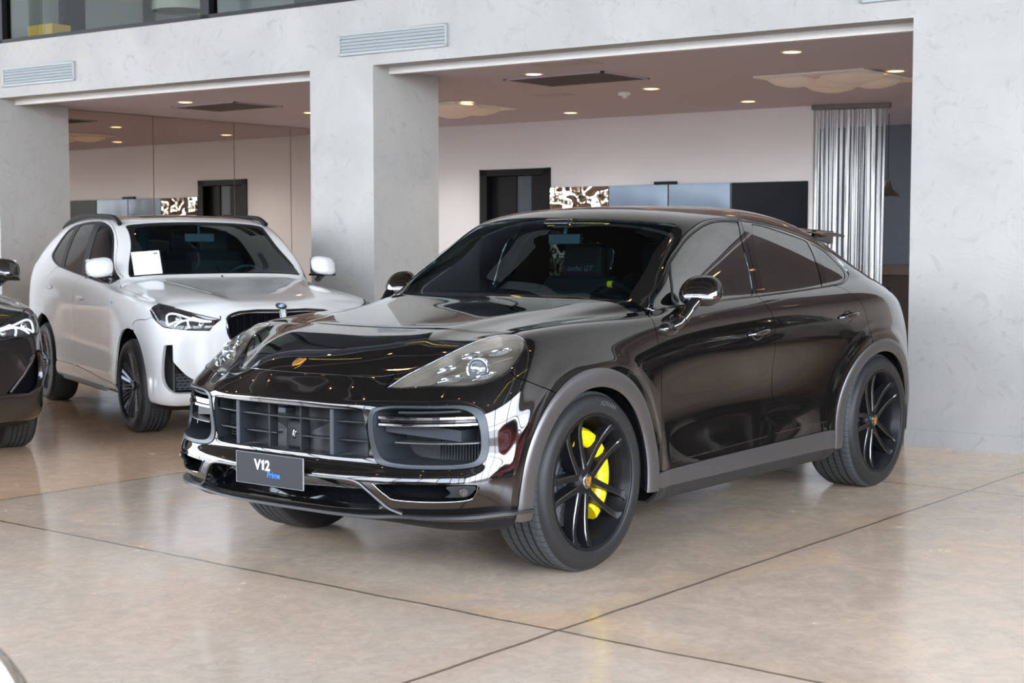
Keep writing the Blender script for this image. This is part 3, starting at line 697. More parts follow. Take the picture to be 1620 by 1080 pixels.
def car_a_net():
    S=[]
    def st(low,up): S.append([tuple(map(float,p)) for p in low+up])
    # front stations: list L0..L11 as explicit points, L12.. inward extrapolation
    zn=[.262,.288,.352,.472,.533,.66,.750,.770,.790,.815,.845,.878]
    xn=[2.14,2.335,2.388,2.436,2.372,2.394,2.406,2.404,2.390,2.374,2.355,2.335]
    front=[
     [(x,0,z) for x,z in zip(xn,zn)],
     [(x-.004,.15,z) for x,z in zip(xn,zn)],
     [(x-.018-.03*(k/11)**3,.30,z-.002) for k,(x,z) in enumerate(zip(xn,zn))],
     [(2.10,.45,.260),(2.290,.455,.286),(2.342,.46,.352),(2.393,.46,.472),(2.332,.46,.533),(2.354,.46,.66),(2.364,.46,.752),(2.354,.457,.775),(2.332,.453,.797),(2.305,.448,.82),(2.265,.44,.846),(2.22,.43,.87)],
     [(2.06,.60,.250),(2.252,.615,.276),(2.308,.62,.348),(2.359,.625,.472),(2.300,.625,.535),(2.324,.625,.665),(2.298,.615,.752),(2.262,.61,.795),(2.225,.60,.83),(2.185,.585,.865),(2.14,.565,.895),(2.095,.54,.918)],
     [(1.99,.70,.240),(2.185,.75,.262),(2.247,.76,.348),(2.300,.768,.472),(2.246,.765,.54),(2.270,.757,.672),(2.250,.752,.765),(2.222,.743,.80),(2.15,.72,.865),(2.10,.70,.912),(2.045,.662,.955),(1.985,.612,.977)],
     [(1.92,.78,.240),(2.095,.85,.262),(2.160,.865,.350),(2.212,.882,.472),(2.164,.870,.55),(2.17,.862,.675),(2.13,.85,.775),(2.085,.835,.835),(2.04,.812,.892),(1.99,.778,.95),(1.94,.725,1.0),(1.87,.655,1.018)],
     [(1.84,.83,.245),(1.99,.905,.268),(2.046,.922,.352),(2.092,.941,.472),(2.052,.932,.563),(2.035,.93,.685),(2.00,.918,.785),(1.965,.90,.855),(1.93,.873,.918),(1.89,.837,.975),(1.84,.770,1.026),(1.77,.68,1.032)],
     [(1.78,.86,.250),(1.88,.935,.275),(1.91,.95,.34),(1.92,.957,.46),(1.915,.96,.58),(1.90,.957,.695),(1.88,.948,.80),(1.86,.93,.875),(1.83,.903,.94),(1.80,.863,.992),(1.76,.795,1.038),(1.70,.70,1.040)],
    ]
    def ext(l,dz=.012):
        a=np.array(l[-1]);b=np.array(l[-2]);d=a-b
        d[2]*=.5
        return [tuple(a+d*(k+1)) for k in range(9)]
    for l in front: st(l,ext(l))
    zs=[.22,.265,.34,.46,.58,.70,.80,.885,.955]
    tab={ # x: (y for L0..L8), L9(y,z), L10(y,z), L11(y,z)
     1.67:([.88,.945,.96,.965,.967,.965,.958,.94,.912],(.872,1.01),(.805,1.053),(.71,1.048)),
     1.45:([.88,.945,.96,.968,.972,.972,.968,.955,.932],(.892,1.025),(.83,1.070),(.715,1.066)),
     1.18:([.88,.94,.952,.958,.957,.958,.957,.952,.938],(.908,1.035),(.855,1.078),(.725,1.082)),
     .92:([.88,.935,.94,.935,.928,.932,.940,.945,.940],(.922,1.04),(.885,1.08),(.80,1.095)),
     .60:([.88,.935,.938,.926,.916,.920,.932,.943,.944],(.930,1.05),(.905,1.095),(.868,1.125)),
     .28:([.88,.935,.938,.923,.911,.916,.930,.943,.946],(.934,1.055),(.912,1.105),(.872,1.143)),
     -.02:([.88,.935,.938,.922,.911,.917,.931,.945,.949],(.938,1.06),(.916,1.112),(.874,1.152)),
     -.33:([.88,.935,.938,.924,.916,.922,.935,.949,.953],(.942,1.065),(.920,1.12),(.875,1.160)),
     -.66:([.88,.935,.940,.932,.930,.936,.946,.957,.961],(.948,1.075),(.922,1.13),(.871,1.172)),
     -1.0:([.88,.94,.950,.950,.952,.956,.962,.969,.970],(.954,1.085),(.924,1.142),(.862,1.190)),
     -1.4:([.88,.945,.958,.968,.974,.977,.978,.979,.975],(.955,1.09),(.920,1.15),(.845,1.212)),
     -1.75:([.86,.920,.935,.945,.952,.955,.953,.947,.935],(.912,1.07),(.872,1.13),(.80,1.185)),
     -2.05:([.78,.83,.845,.855,.86,.86,.855,.845,.83],(.80,1.045),(.755,1.09),(.70,1.125)),
    }
    up={
     .92:[(.935,.765,1.118),(.945,.735,1.138),(.955,.685,1.148),(.965,.62,1.151),(.975,.55,1.152),(.99,.42,1.153),(1.0,.29,1.154),(1.005,.15,1.155),(1.01,0,1.155)],
     .60:[(.61,.848,1.142),(.635,.83,1.17),(.665,.805,1.20),(.70,.765,1.235),(.735,.712,1.255),(.765,.56,1.265),(.79,.38,1.272),(.80,.19,1.276),(.805,0,1.277)],
     .28:[(.29,.856,1.158),(.33,.83,1.235),(.39,.79,1.325),(.45,.735,1.383),(.49,.675,1.402),(.52,.53,1.415),(.54,.36,1.428),(.555,.18,1.436),(.56,0,1.44)],
     -.02:[(-.01,.858,1.168),(.04,.825,1.30),(.12,.768,1.43),(.20,.705,1.515),(.25,.635,1.543),(.285,.50,1.565),(.31,.34,1.578),(.325,.17,1.586),(.33,0,1.589)],
     -.33:[(-.32,.858,1.176),(-.28,.82,1.315),(-.22,.765,1.455),(-.15,.70,1.54),(-.08,.625,1.574),(-.03,.5,1.592),(.0,.34,1.604),(.02,.17,1.611),(.02,0,1.614)],
     -.66:[(-.655,.855,1.188),(-.64,.812,1.30),(-.63,.76,1.41),(-.61,.695,1.51),(-.58,.615,1.565),(-.56,.5,1.598),(-.55,.34,1.618),(-.54,.17,1.628),(-.54,0,1.631)],
     -1.0:[(-1.0,.845,1.206),(-1.0,.805,1.29),(-1.0,.75,1.375),(-1.0,.685,1.452),(-1.0,.605,1.52),(-1.0,.49,1.566),(-1.0,.34,1.602),(-1.0,.17,1.613),(-1.0,0,1.616)],
     -1.4:[(-1.4,.828,1.228),(-1.4,.785,1.275),(-1.4,.73,1.325),(-1.4,.665,1.380),(-1.4,.585,1.432),(-1.4,.475,1.488),(-1.4,.33,1.535),(-1.4,.17,1.55),(-1.4,0,1.555)],
     -1.75:[(-1.75,.775,1.197),(-1.75,.735,1.215),(-1.75,.69,1.235),(-1.75,.635,1.262),(-1.75,.56,1.31),(-1.75,.465,1.385),(-1.75,.33,1.44),(-1.75,.17,1.458),(-1.75,0,1.464)],
     -2.05:[(-2.05,.68,1.13),(-2.05,.66,1.134),(-2.05,.635,1.14),(-2.05,.60,1.152),(-2.05,.545,1.175),(-2.05,.45,1.24),(-2.05,.32,1.28),(-2.05,.16,1.295),(-2.05,0,1.30)],
    }
    for x in tab:
        ys,a,b,c=tab[x]
        low=[(x,y,z) for y,z in zip(ys,zs)]+[(x,a[0],a[1]),(x,b[0],b[1]),(x,c[0],c[1])]
        if x in up: st(low,up[x])
        else: st(low,ext(low))
    # tail stations
    st([(-2.28,0.616,.24),(-2.30,0.664,.28),(-2.32,0.680,.34),(-2.33,0.696,.46),(-2.33,0.700,.58),(-2.33,0.704,.70),(-2.32,0.704,.80),(-2.31,0.700,.885),(-2.30,0.688,.955),(-2.28,0.664,1.03),(-2.27,0.624,1.085),(-2.27,0.560,1.105)],
       [(-2.27,0.536,1.107),(-2.27,0.512,1.108),(-2.27,0.488,1.11),(-2.27,0.464,1.112),(-2.27,0.424,1.115),(-2.28,0.352,1.13),(-2.28,0.248,1.145),(-2.28,0.128,1.15),(-2.28,0.000,1.152)])
    st([(-2.40,0.504,.27),(-2.43,0.546,.30),(-2.45,0.571,.36),(-2.47,0.580,.46),(-2.48,0.588,.58),(-2.48,0.588,.70),(-2.47,0.588,.80),(-2.46,0.580,.885),(-2.45,0.571,.955),(-2.43,0.554,1.02),(-2.41,0.529,1.065),(-2.40,0.504,1.08)],
       [(-2.40,0.487,1.082),(-2.40,0.470,1.083),(-2.40,0.454,1.084),(-2.40,0.437,1.085),(-2.40,0.403,1.087),(-2.41,0.328,1.095),(-2.42,0.227,1.10),(-2.42,0.118,1.105),(-2.42,0.000,1.107)])
    st([(-2.45,.30,.28),(-2.49,.33,.31),(-2.51,.35,.37),(-2.53,.35,.46),(-2.54,.35,.58),(-2.54,.35,.70),(-2.53,.35,.80),(-2.52,.35,.885),(-2.51,.35,.955),(-2.49,.34,1.01),(-2.47,.33,1.05),(-2.46,.32,1.065)],
       [(-2.46,.31,1.066),(-2.46,.30,1.067),(-2.46,.29,1.068),(-2.46,.28,1.069),(-2.46,.26,1.07),(-2.46,.21,1.073),(-2.46,.15,1.075),(-2.46,.08,1.076),(-2.46,0,1.077)])
    st([(-2.46,0,.28),(-2.50,0,.31),(-2.52,0,.37),(-2.54,0,.46),(-2.55,0,.58),(-2.55,0,.70),(-2.54,0,.80),(-2.53,0,.885),(-2.52,0,.955),(-2.50,0,1.01),(-2.48,0,1.05),(-2.47,0,1.065)],
       [(-2.468,0,1.066+.001*k) for k in range(9)])
    return sharpen(np.array(S))
# ------------------------------------------------------------------ wheels
def tyre_mat():
    m = M_rubber; n, l, b = nodes(m)
    t = n.new('ShaderNodeTexCoord'); s = n.new('ShaderNodeSeparateXYZ'); l.new(t.outputs['Object'], s.inputs[0])
    def M_(op, a, b_=None):
        x = n.new('ShaderNodeMath'); x.operation = op
        for i, q in enumerate((a, b_)):
            if q is None: continue
            if isinstance(q, (int,float)): x.inputs[i].default_value = q
            else: l.new(q, x.inputs[i])
        return x.outputs[0]
    a = M_('ARCTAN2', s.outputs[2], s.outputs[0]); v = M_('FRACT', M_('ADD', M_('MULTIPLY', a, 72/(2*pi)), M_('MULTIPLY', s.outputs[1], 6.0)))
    g = M_('LESS_THAN', v, .10); bu = n.new('ShaderNodeBump'); bu.inputs['Distance'].default_value = .004; bu.invert = True
    l.new(g, bu.inputs['Height']); l.new(bu.outputs[0], b.inputs['Normal'])
    mx = n.new('ShaderNodeMix'); mx.data_type = 'RGBA'; mx.inputs[6].default_value = (.050,.054,.058,1); mx.inputs[7].default_value = (.012,.012,.013,1)
    l.new(g, mx.inputs[0]); l.new(mx.outputs[2], b.inputs['Base Color'])
tyre_mat()
def build_tyre(root, R_, rin, w, text=None, parent_name='tyre'):
    mb = MB(); mb.use(M_rubside)
    h = R_-rin; top = R_-.010
    side = [(rin,-.020),(rin+.008,-.004),(rin+.02,.0),(rin+.45*h,.003),(rin+.75*h,-.006),(top-.006,-.018),(top,-.026)]
    mb.lathe(side, 72, axis=1); ins = [(r,-w-t) for r,t in side][::-1]; mb.lathe(ins, 72, axis=1)
    mb.use(M_rubber); pr = [(top,-.026),(R_-.004,-.036)]
    g = 4; t0 = -.040; span_ = w-.080
    for i in range(g+1):
        a = t0-span_*i/(g+1); b = t0-span_*(i+1)/(g+1); pr.append((R_,a-.001)); pr.append((R_,b+.006))
        if i < g: pr += [(R_-.008,b+.0045),(R_-.008,b-.0045),(R_,b-.006)]
    pr += [(R_-.004,-w+.036),(top,-w+.026)]
    mb.lathe(pr, 72, axis=1)
    o = mb.build(parent_name, None, root, sharp=50)
    if text:
        vs, fs = text_geo(text, .030, .0006, .0, 'CENTER'); L = MB(); rr = rin+.50*h; out = []
        for x,y,z in vs:
            a = pi/2+.28+x/rr*1.15; r = rr+y-.008; out.append((cos(a)*r, .0032+z, sin(a)*r))   # reads clockwise seen from outside
        L.add(out, fs); L.build('tyre_lettering', mat('tyre_letter_grey', (.10,.10,.10), .4), o)
    return o
def arm(mb, pts, w, h, medge=None, m=None):
    """spoke swept along (r, angle, t) points; w = widths, h = depths"""
    P = [Vector((-cos(a)*r, t, sin(a)*r)) for r,a,t in pts]; n = len(P); vs = []
    for i, p in enumerate(P):
        d = (P[min(i+1,n-1)]-P[max(i-1,0)]).normalized(); s = d.cross(Vector((0,1,0))).normalized(); o = s.cross(d).normalized()
        if o.y < 0: o = -o
        c = w[i]*.13
        for (a, b) in ((-w[i]*.62,-h[i]),(-w[i]*.5,-c),(-w[i]*.5+c,0),(w[i]*.5-c,0),(w[i]*.5,-c),(w[i]*.62,-h[i])): vs.append(p+s*a+o*b)
    for i in range(n-1):
        for k in range(6):
            j = (k+1) % 6; mb.use(medge if (k in (1,3) and medge) else m); mb.add([vs[i*6+k],vs[i*6+j],vs[(i+1)*6+j],vs[(i+1)*6+k]], [(0,1,2,3)], False)
    mb.use(m); mb.add(vs[:6], [tuple(range(6))]); mb.add(vs[-6:], [tuple(range(6))])
M_spedge = mat('spoke_edge_sheen', (.16,.152,.145), .25, .9)  # lighter colour on the spoke bevels paints in their glint
def shield(w, h, n=10):
    p = [(-w*.5,h*.42),(-w*.25,h*.5),(0,h*.46),(w*.25,h*.5),(w*.5,h*.42),(w*.48,h*.1),(w*.42,-h*.15),(w*.28,-h*.36),(0,-h*.52),(-w*.28,-h*.36),(-w*.42,-h*.15),(-w*.48,h*.1)]
    return p
def crest(root, name, w, h, M, label='enamel crest with gold, red and black fields'):
    """shield badge; M maps local (x right, y up, z out) to the parent's space"""
    mb = MB()
    def put(poly, z0, z1, m):
        mb.use(m); n = len(poly); vs = [M @ Vector((x,y,z0)) for x,y in poly]+[M @ Vector((x,y,z1)) for x,y in poly]
        mb.add(vs, [tuple(range(n)), tuple(range(n,2*n))]+[(i,(i+1)%n,n+(i+1)%n,n+i) for i in range(n)])
    s = shield(w,h); put(s, -.002, .0012, M_gold)
    def quad(x0,x1,y0,y1,m): put([(x0*w,y0*h),(x1*w,y0*h),(x1*w,y1*h),(x0*w,y1*h)], .0012, .0016, m)
    for k in range(3): quad(.10,.40,.06+.11*k,.11+.11*k,M_badgered); quad(-.34+.02*k*0,-.08,-.30+.10*k,-.25+.10*k,M_badgered)
    for k in range(3): quad(-.40+.11*k,-.35+.11*k,.06,.36,M_badgeblk); quad(.08+.1*k,.12+.1*k,-.28+.06*k,-.04,M_badgeblk)
    put([(x*.30,y*.30+.0) for x,y in s], .0012, .0022, M_badgeblk); put([(x*.24,y*.24) for x,y in s], .0022, .0026, M_gold)
    put([(-w*.3,h*.40),(w*.3,h*.40),(w*.3,h*.45),(-w*.3,h*.45)], .0012,.0018, M_badgeblk)
    o = mb.build(name, None, root); o['label'] = label; return o
def sport_wheel(car, x, y, side, caliper, phase, width, R_=.392, rear=False):
    root = bpy.data.objects.new('wheel', None); link(root, car); root.location = (x, y, R_-.004); root.rotation_euler = (0,0,0 if side > 0 else pi)
    build_tyre(root, R_, .292, width, 'ADVAN' if not rear else None)
    mb = MB(); mb.lathe([(.2925,-.020),(.298,-.010),(.297,-.004),(.291,-.003),(.286,-.008),(.282,-.022),(.272,-.034),(.266,-.060),(.258,-.12),(.262,-.20),(.285,-width+.02),(.293,-width+.01)], 72, axis=1)
    rim = mb.build('rim', M_rim, root, sharp=60)
    mb = MB()
    for k in range(5):
        c = radians(78.6+72*k)+phase
        for sg in (-1,1):
            e = c+sg*radians(26.5); b = c+sg*radians(5); md = c+sg*radians(15.5)
            p0 = (.060*cos(c+sg*radians(9)), .060*sin(c+sg*radians(9))); p1 = (.272*cos(c+sg*radians(25.0)), .272*sin(c+sg*radians(25.0))); pts = [(.030,c+sg*radians(14),-.052)]
            for u_, tt in ((0,-.050),(.25,-.050),(.5,-.049),(.75,-.043),(.92,-.032),(1.0,-.024)):
                X_ = p0[0]+(p1[0]-p0[0])*u_; Y_ = p0[1]+(p1[1]-p0[1])*u_; pts.append((math.hypot(X_,Y_), atan2(Y_,X_), tt))
            pts.append((.286,e,-.012))
            arm(mb, pts, [.034,.031,.028,.026,.026,.030,.036,.048], [.044,.050,.055,.055,.050,.044,.036,.026], M_spedge, M_rim)
        # pocket web that joins the two neighbouring arms at the rim
        a0 = c+radians(24); a1 = c+radians(48)
        vs = []; nq = 6
        for i in range(nq+1):
            a = a0+(a1-a0)*i/nq; dip = sin(pi*i/nq)
            vs += [(-cos(a)*.284,-.020-.004*dip,sin(a)*.284), (-cos(a)*(.262+.012*dip),-.040-.018*dip,sin(a)*(.262+.012*dip))]
        mb.use(M_rim); mb.add(vs, [(2*i,2*i+1,2*i+3,2*i+2) for i in range(nq)], True)
    mb.build('spokes', None, rim)
    mb = MB(); mb.lathe([(.0,-.036),(.030,-.037),(.036,-.040),(.040,-.047),(.055,-.052),(.066,-.062),(.070,-.10)], 40, axis=1); hub = mb.build('hub', M_rim, root, sharp=50)
    mb = MB(); mb.lathe([(.0,-.0335),(.028,-.0345),(.033,-.038)], 40, axis=1); cap = mb.build('centre_cap', M_dkchrome, root)
    Mx = Matrix(((-1,0,0,0),(0,0,1,-.0335),(0,1,0,0),(0,0,0,1))); crest(cap, 'crest', .034, .042, Mx)
    mb = MB(); mb.lathe([(.105,-.150),(.105,-.128),(.207,-.128),(.207,-.162),(.105,-.162)], 64, axis=1, smooth=False); disc = mb.build('brake_disc', M_disc, root)
    mb = MB()
    for k in range(40):
        for j,(rr,da) in enumerate(((.135,0),(.158,.05),(.182,.10))):
            a = 2*pi*k/40+da; c = (rr*cos(a), -.1275, rr*sin(a)); mb.add([(c[0]+.0035*cos(q*pi/3),c[1],c[2]+.0035*sin(q*pi/3)) for q in range(6)], [(0,1,2,3,4,5)])
    o = mb.build('drill_holes', M_badgeblk, disc); o['kind'] = 'stuff'
    mb = MB(); mb.lathe([(.0,-.10),(.06,-.10),(.075,-.118),(.108,-.122),(.108,-.14)], 40, axis=1); 
    bell = mb.build('disc_bell', M_hubgrey, root, sharp=40)
    mb = MB()
    for k in range(10): a = 2*pi*k/10; mb.ball((.088*cos(a),-.120,.088*sin(a)), (.008,.006,.008), 8, 6)
    mb.build('bell_bolts', M_dkchrome, bell)
    if caliper:
        prof = [(.150,-.092),(.162,-.078),(.190,-.070),(.218,-.076),(.232,-.10),(.232,-.18),(.205,-.19),(.205,-.125),(.152,-.12)]
        mb = MB(); a0, a1 = radians(74), radians(236); mb.lathe(prof+[prof[0]], 40, axis=1, a0=a0, a1=a1)
        for a in (a0, a1): mb.add([(r*cos(a), t, r*sin(a)) for r,t in prof], [tuple(range(len(prof)))])
        cal = mb.build('brake_caliper', M_yellow, root, sharp=45, bevel=.002); cal['label'] = 'yellow brake caliper'
        mb = MB()
        for a in (radians(105),radians(130),radians(155),radians(180),radians(205)): mb.ball((.190*cos(a),-.071,.190*sin(a)), (.017,.004,.017), 14, 6)
        mb.build('caliper_bore', M_yellow, cal)
    mb = MB(); mb.lathe([(0,-.2),(.255,-.2)], 40, axis=1); mb.build('wheel_back', M_liner, root)
    return root

# ------------------------------------------------------------------ the black coupe
NETP = car_a_net()
FC = (1.46,.37); RC = (-1.405,.37)
def arch_d(V, c, rx, rz, ):
    dx = (V[...,0]-c[0])/rx; dz = np.maximum(V[...,2]-c[1], 0)/rz
    return (np.hypot(dx, dz)-1)*min(rx, rz)
def disp(G):
    out = G.copy(); side = G[...,1] > .5
    for c, rx, rz in ((FC,.525,.512),(RC,.545,.497)):
        d = arch_d(G, c, rx, rz); b = np.where(d > .03, np.exp(-((d-.03)/.045)**2), np.exp(-((d-.03)/.16)**2))*.012
        out[...,1] += np.where(side & (G[...,2] < 1.0), b*np.clip((1.0-G[...,2])/.1, 0, 1), 0)
    return out
A = Surf(NETP, disp)
cay = empty('coupe_suv', (0,0,0), 0, label='glossy dark grey coupe suv with yellow front brake calipers in the foreground', cat='car')
def arr(*p): return np.array(p, float)
HL = smooth_poly([(3.38,8.93),(3.8,8.33),(4.32,8.03),(5.38,7.51),(6.07,7.35),(6.62,7.5),(7.07,7.89),(7.54,8.56),(7.87,9.11),(7.92,9.66),(7.65,10.19),(7.05,10.72),(6.18,10.86),(5.21,10.80),(4.41,10.7),(3.77,10.35),(3.43,9.33)], n=5)
SEAM = [(6.9,7.9),(7.21,7.23),(7.76,6.8),(8.3,6.32),(9.2,5.5)]
DG = [(11.94,-1),(11.94,1.39),(12.01,2.35),(12.15,3.83),(12.13,4.79),(12.02,6.73),(11.98,7.51),(11.96,8.81),(12.03,10.11)]
DGs = smooth_poly(DG, closed=False, n=3)
BUMP = np.array([(-1,1.55),(-1,12),(3.3,12),(3.3,9.0),(5,8.8)]+SEAM+[(9.2,1.55)])
FEND = np.array([(3.3,12.5),(3.3,9.0),(5,8.8)]+SEAM+[(9.2,-1)]+[tuple(t) for t in DGs]+[(12.2,11.0),(12.2,12.5)])
BG = smooth_poly([(16.30,15.29),(15.68,13.25),(15.31,11.20),(15.32,9.75),(15.44,8.93),(15.5,7.96),(15.53,6.55),(15.57,4.73),(15.70,3.94),(15.56,2.67),(15.38,1.36)], closed=False, n=3)
RG = smooth_poly([(18.12,10.47),(18.22,9.74),(18.41,9.09),(18.52,8.42),(18.59,7.6),(18.64,6.22),(18.6,5.0)], closed=False, n=3)
TOPF = [(12.32,11.05),(12.52,12.5),(12.9,14.2),(13.6,15.28),(14.23,15.26),(14.86,15.15),(15.82,15.25),(16.30,15.29)]
FD = np.concatenate([DGs[1:], np.array(TOPF), BG[1:], arr((13.6,1.34),(11.94,1.38))])
TOPR = [(16.85,15.22),(17.4,15.05),(18.03,14.95)]
RD = np.concatenate([BG[::-1], np.array(TOPR), arr((18.03,13.3),(17.80,11.1),(18.0,10.75)), RG, arr((18.6,1.36),(17.5,1.36))])
DLOF = smooth_poly([(12.42,11.34),(12.78,13.53),(13.63,14.92),(14.23,14.92),(14.86,14.86),(15.41,14.92),(16.12,14.95),(15.57,13.4),(15.12,11.08),(13.87,11.02),(12.81,11.22)], corners=(0,2,6,8), n=4)
DLOR = smooth_poly([(16.44,14.9),(16.73,14.88),(17.18,14.75),(17.93,14.65),(17.80,13.33),(17.60,11.14),(16.47,11.20),(15.50,11.08),(15.86,13.16)], corners=(0,3,5,7), n=4)
DLOQ = smooth_poly([(18.08,14.62),(18.34,14.30),(18.47,13.81),(18.55,13.27),(18.60,12.68),(18.54,12.09),(18.38,11.40),(18.13,11.10),(17.78,11.12),(17.9,13.22)], corners=(0,8), n=4)
WS = smooth_poly([(12.14,13.25),(12.75,15.45),(13.6,16.1),(14.42,15.98),(14.80,15.95),(14.72,17),(14.70,19.11),(14.70,22),(12.15,22),(12.15,18),(12.15,15)], corners=(0,4,7,8,10), n=4)
RW = arr((18.3,16.2),(18.3,22),(21.2,22),(21.2,16.2))
HOOD_U = 3.3
GR = smooth_poly([(-1,6.0),(1.0,6.0),(2.72,6.0),(2.93,5.8),(3.0,4.9),(2.98,4.3),(2.8,4.08),(1.0,4.08),(-1,4.08)], corners=(0,8), n=4)
IN = smooth_poly([(3.10,5.75),(3.28,6.2),(3.75,6.36),(4.89,6.24),(5.75,6.05),(6.28,5.6),(6.48,4.74),(6.40,4.0),(6.0,3.72),(4.8,3.70),(3.75,3.74),(3.25,3.95),(3.07,4.6)], n=5)
IN2 = smooth_poly([(3.24,5.65),(3.40,6.02),(3.85,6.16),(4.89,6.05),(5.62,5.88),(6.08,5.45),(6.24,4.74),(6.17,4.15),(5.85,3.92),(4.8,3.90),(3.87,3.94),(3.42,4.12),(3.23,4.65)], n=5)
LI = smooth_poly([(3.36,2.88),(4.85,2.97),(6.22,2.93),(6.14,2.65),(5.8,2.43),(4.0,2.38),(3.68,2.54)], corners=(0,), n=5)
LM = smooth_poly([(-1,2.97),(1,2.97),(2.4,2.97),(2.83,2.87),(3.08,2.62),(3.33,2.30),(3.48,2.04),(3.0,1.84),(1,1.82),(-1,1.82)], corners=(0,9), n=4)
fF = lambda V: arch_d(V, FC, .520, .508)
fR = lambda V: arch_d(V, RC, .540, .492)
def neg(fn): return lambda V: -fn(V)
def pair(R_, name, m, parent, label=None, **k):
    o = build_panel(R_, name, m, parent, 1, **k)
    p = build_panel(R_, name, m, parent, -1, **k); 
    return o, p
RES = (.07,.11)
# body shell: roof, pillars, quarter panels and tail
R_ = region(A, (11.6,25,0.6,20), (.08,.12), exc=[FD, RD, DLOQ, WS, RW, FEND, arr((10,-1),(10,2.3),(17.6,2.42),(17.6,-1)), arr((10,9.5),(10,13),(12.28,13),(12.28,10))], fns=[fR], gap=.0018)
build_panel(R_, 'body_shell', M_paint, cay, both=True)
Rl = region(A, (12.6,23,11.2,20), (.2,.3), exc=[DLOQ, WS, RW, DLOF, DLOR], gap=.004); build_panel(Rl, 'cabin_lining', M_intr, cay, both=True, offset=-.03, depth=0)
bumper = build_panel(region(A, (0,9,1.2,11), RES, inc=[BUMP], exc=[HL, GR, IN, LI, LM], fns=[fF]), 'front_bumper', M_paint, cay, both=True, depth=.03)
for o in pair(region(A, (3.2,12.4,0.8,11), RES, inc=[FEND], exc=[HL, arr((3,-1),(3,2.25),(11.9,2.25),(12.5,2.25),(12.5,-1))], fns=[fF]), 'fender', M_paint, cay): pass
fdoors = pair(region(A, (11.8,16.6,1.2,15.6), RES, inc=[FD], exc=[DLOF, arr((11,-1),(11,2.23),(12.04,2.23),(13.61,2.32),(15.61,2.38),(17,2.4),(17,-1))]), 'front_door', M_paint, cay)
rdoors = pair(region(A, (15.2,18.8,1.2,15.6), RES, inc=[RD], exc=[DLOR, arr((14,-1),(14,2.3),(15.61,2.38),(17.66,2.46),(19,2.5),(19,-1))], fns=[fR]), 'rear_door', M_paint, cay)
for (P_, bx, doors) in ((DLOF,(12.2,16.4,10.8,15.2),fdoors),(DLOR,(15.3,18.2,10.8,15.2),rdoors)):
    R_ = region(A, bx, RES, inc=[P_], gap=.002)
    for s_, d_ in zip((1,-1), doors): build_panel(R_, 'side_window', G_side, d_, s_, offset=-.003, depth=0)
R_ = region(A, (17.6,18.8,10.8,15), RES, inc=[DLOQ], gap=.002); pair(R_, 'quarter_window', G_side, cay, offset=-.003, depth=0)
# black backing rails between and around the side windows
def rail(surf, uv, r, name, m, parent, off=0., both=True, closed=False, flat=None, n=8, sides=None):
    uv = np.asarray(uv, float); P = surf.pts(uv); N = surf.nrm(uv); P = P+N*off
    for s_ in (sides or ((1,-1) if both else (1,))):
        mb = MB(); mb.tube([(p[0], p[1]*s_, p[2]) for p in P], r, n, closed=closed, flat=flat); mb.build(name, m, parent)
MOLD = smooth_poly([(12.36,11.12),(12.81,11.02),(13.87,10.86),(15.12,10.88),(16.5,10.95),(17.7,10.92),(18.2,10.9),(18.48,11.25),(18.68,12.05),(18.74,12.7),(18.68,13.35),(18.58,13.95),(18.42,14.5),(18.1,14.86),(17.5,14.98),(16.8,15.06),(16.2,15.10),(15.4,15.07),(14.86,15.02),(14.23,15.08),(13.55,15.06),(12.72,13.9),(12.42,12.0)], n=4)
rail(A, MOLD, .0045, 'window_moulding', M_dkchrome, cay, off=.001, closed=True)
# pillar between the front quarterlight and the door glass
rail(A, smooth_poly([(12.95,11.2),(12.98,12.6),(13.28,14.1),(13.62,14.95)], closed=False), .005, 'glass_divider', M_rubdull, cay, off=.0)
# windscreen, rear window
ws = build_panel(region(A, (12.15,15,13.5,20), (.1,.2), inc=[WS], gap=.001), 'windscreen', G_wind, cay, both=True, offset=-.004, depth=0)
BAND = smooth_poly([(12.26,13.9),(12.80,15.65),(13.6,16.25),(14.3,16.2),(14.62,16.35),(14.58,17.2),(14.56,19.11),(14.56,22),(12.3,22),(12.3,18),(12.3,15.6)], corners=(4,7,8,10), n=4)
build_panel(region(A, (12.15,15,13.5,20), (.08,.14), inc=[WS], exc=[BAND], gap=.001), 'windscreen_border', M_black, cay, both=True, offset=-.007, depth=0)
build_panel(region(A, (18.2,21.3,16,20), (.15,.3), inc=[RW], gap=.001), 'rear_window', G_side, cay, both=True, offset=-.004, depth=0)
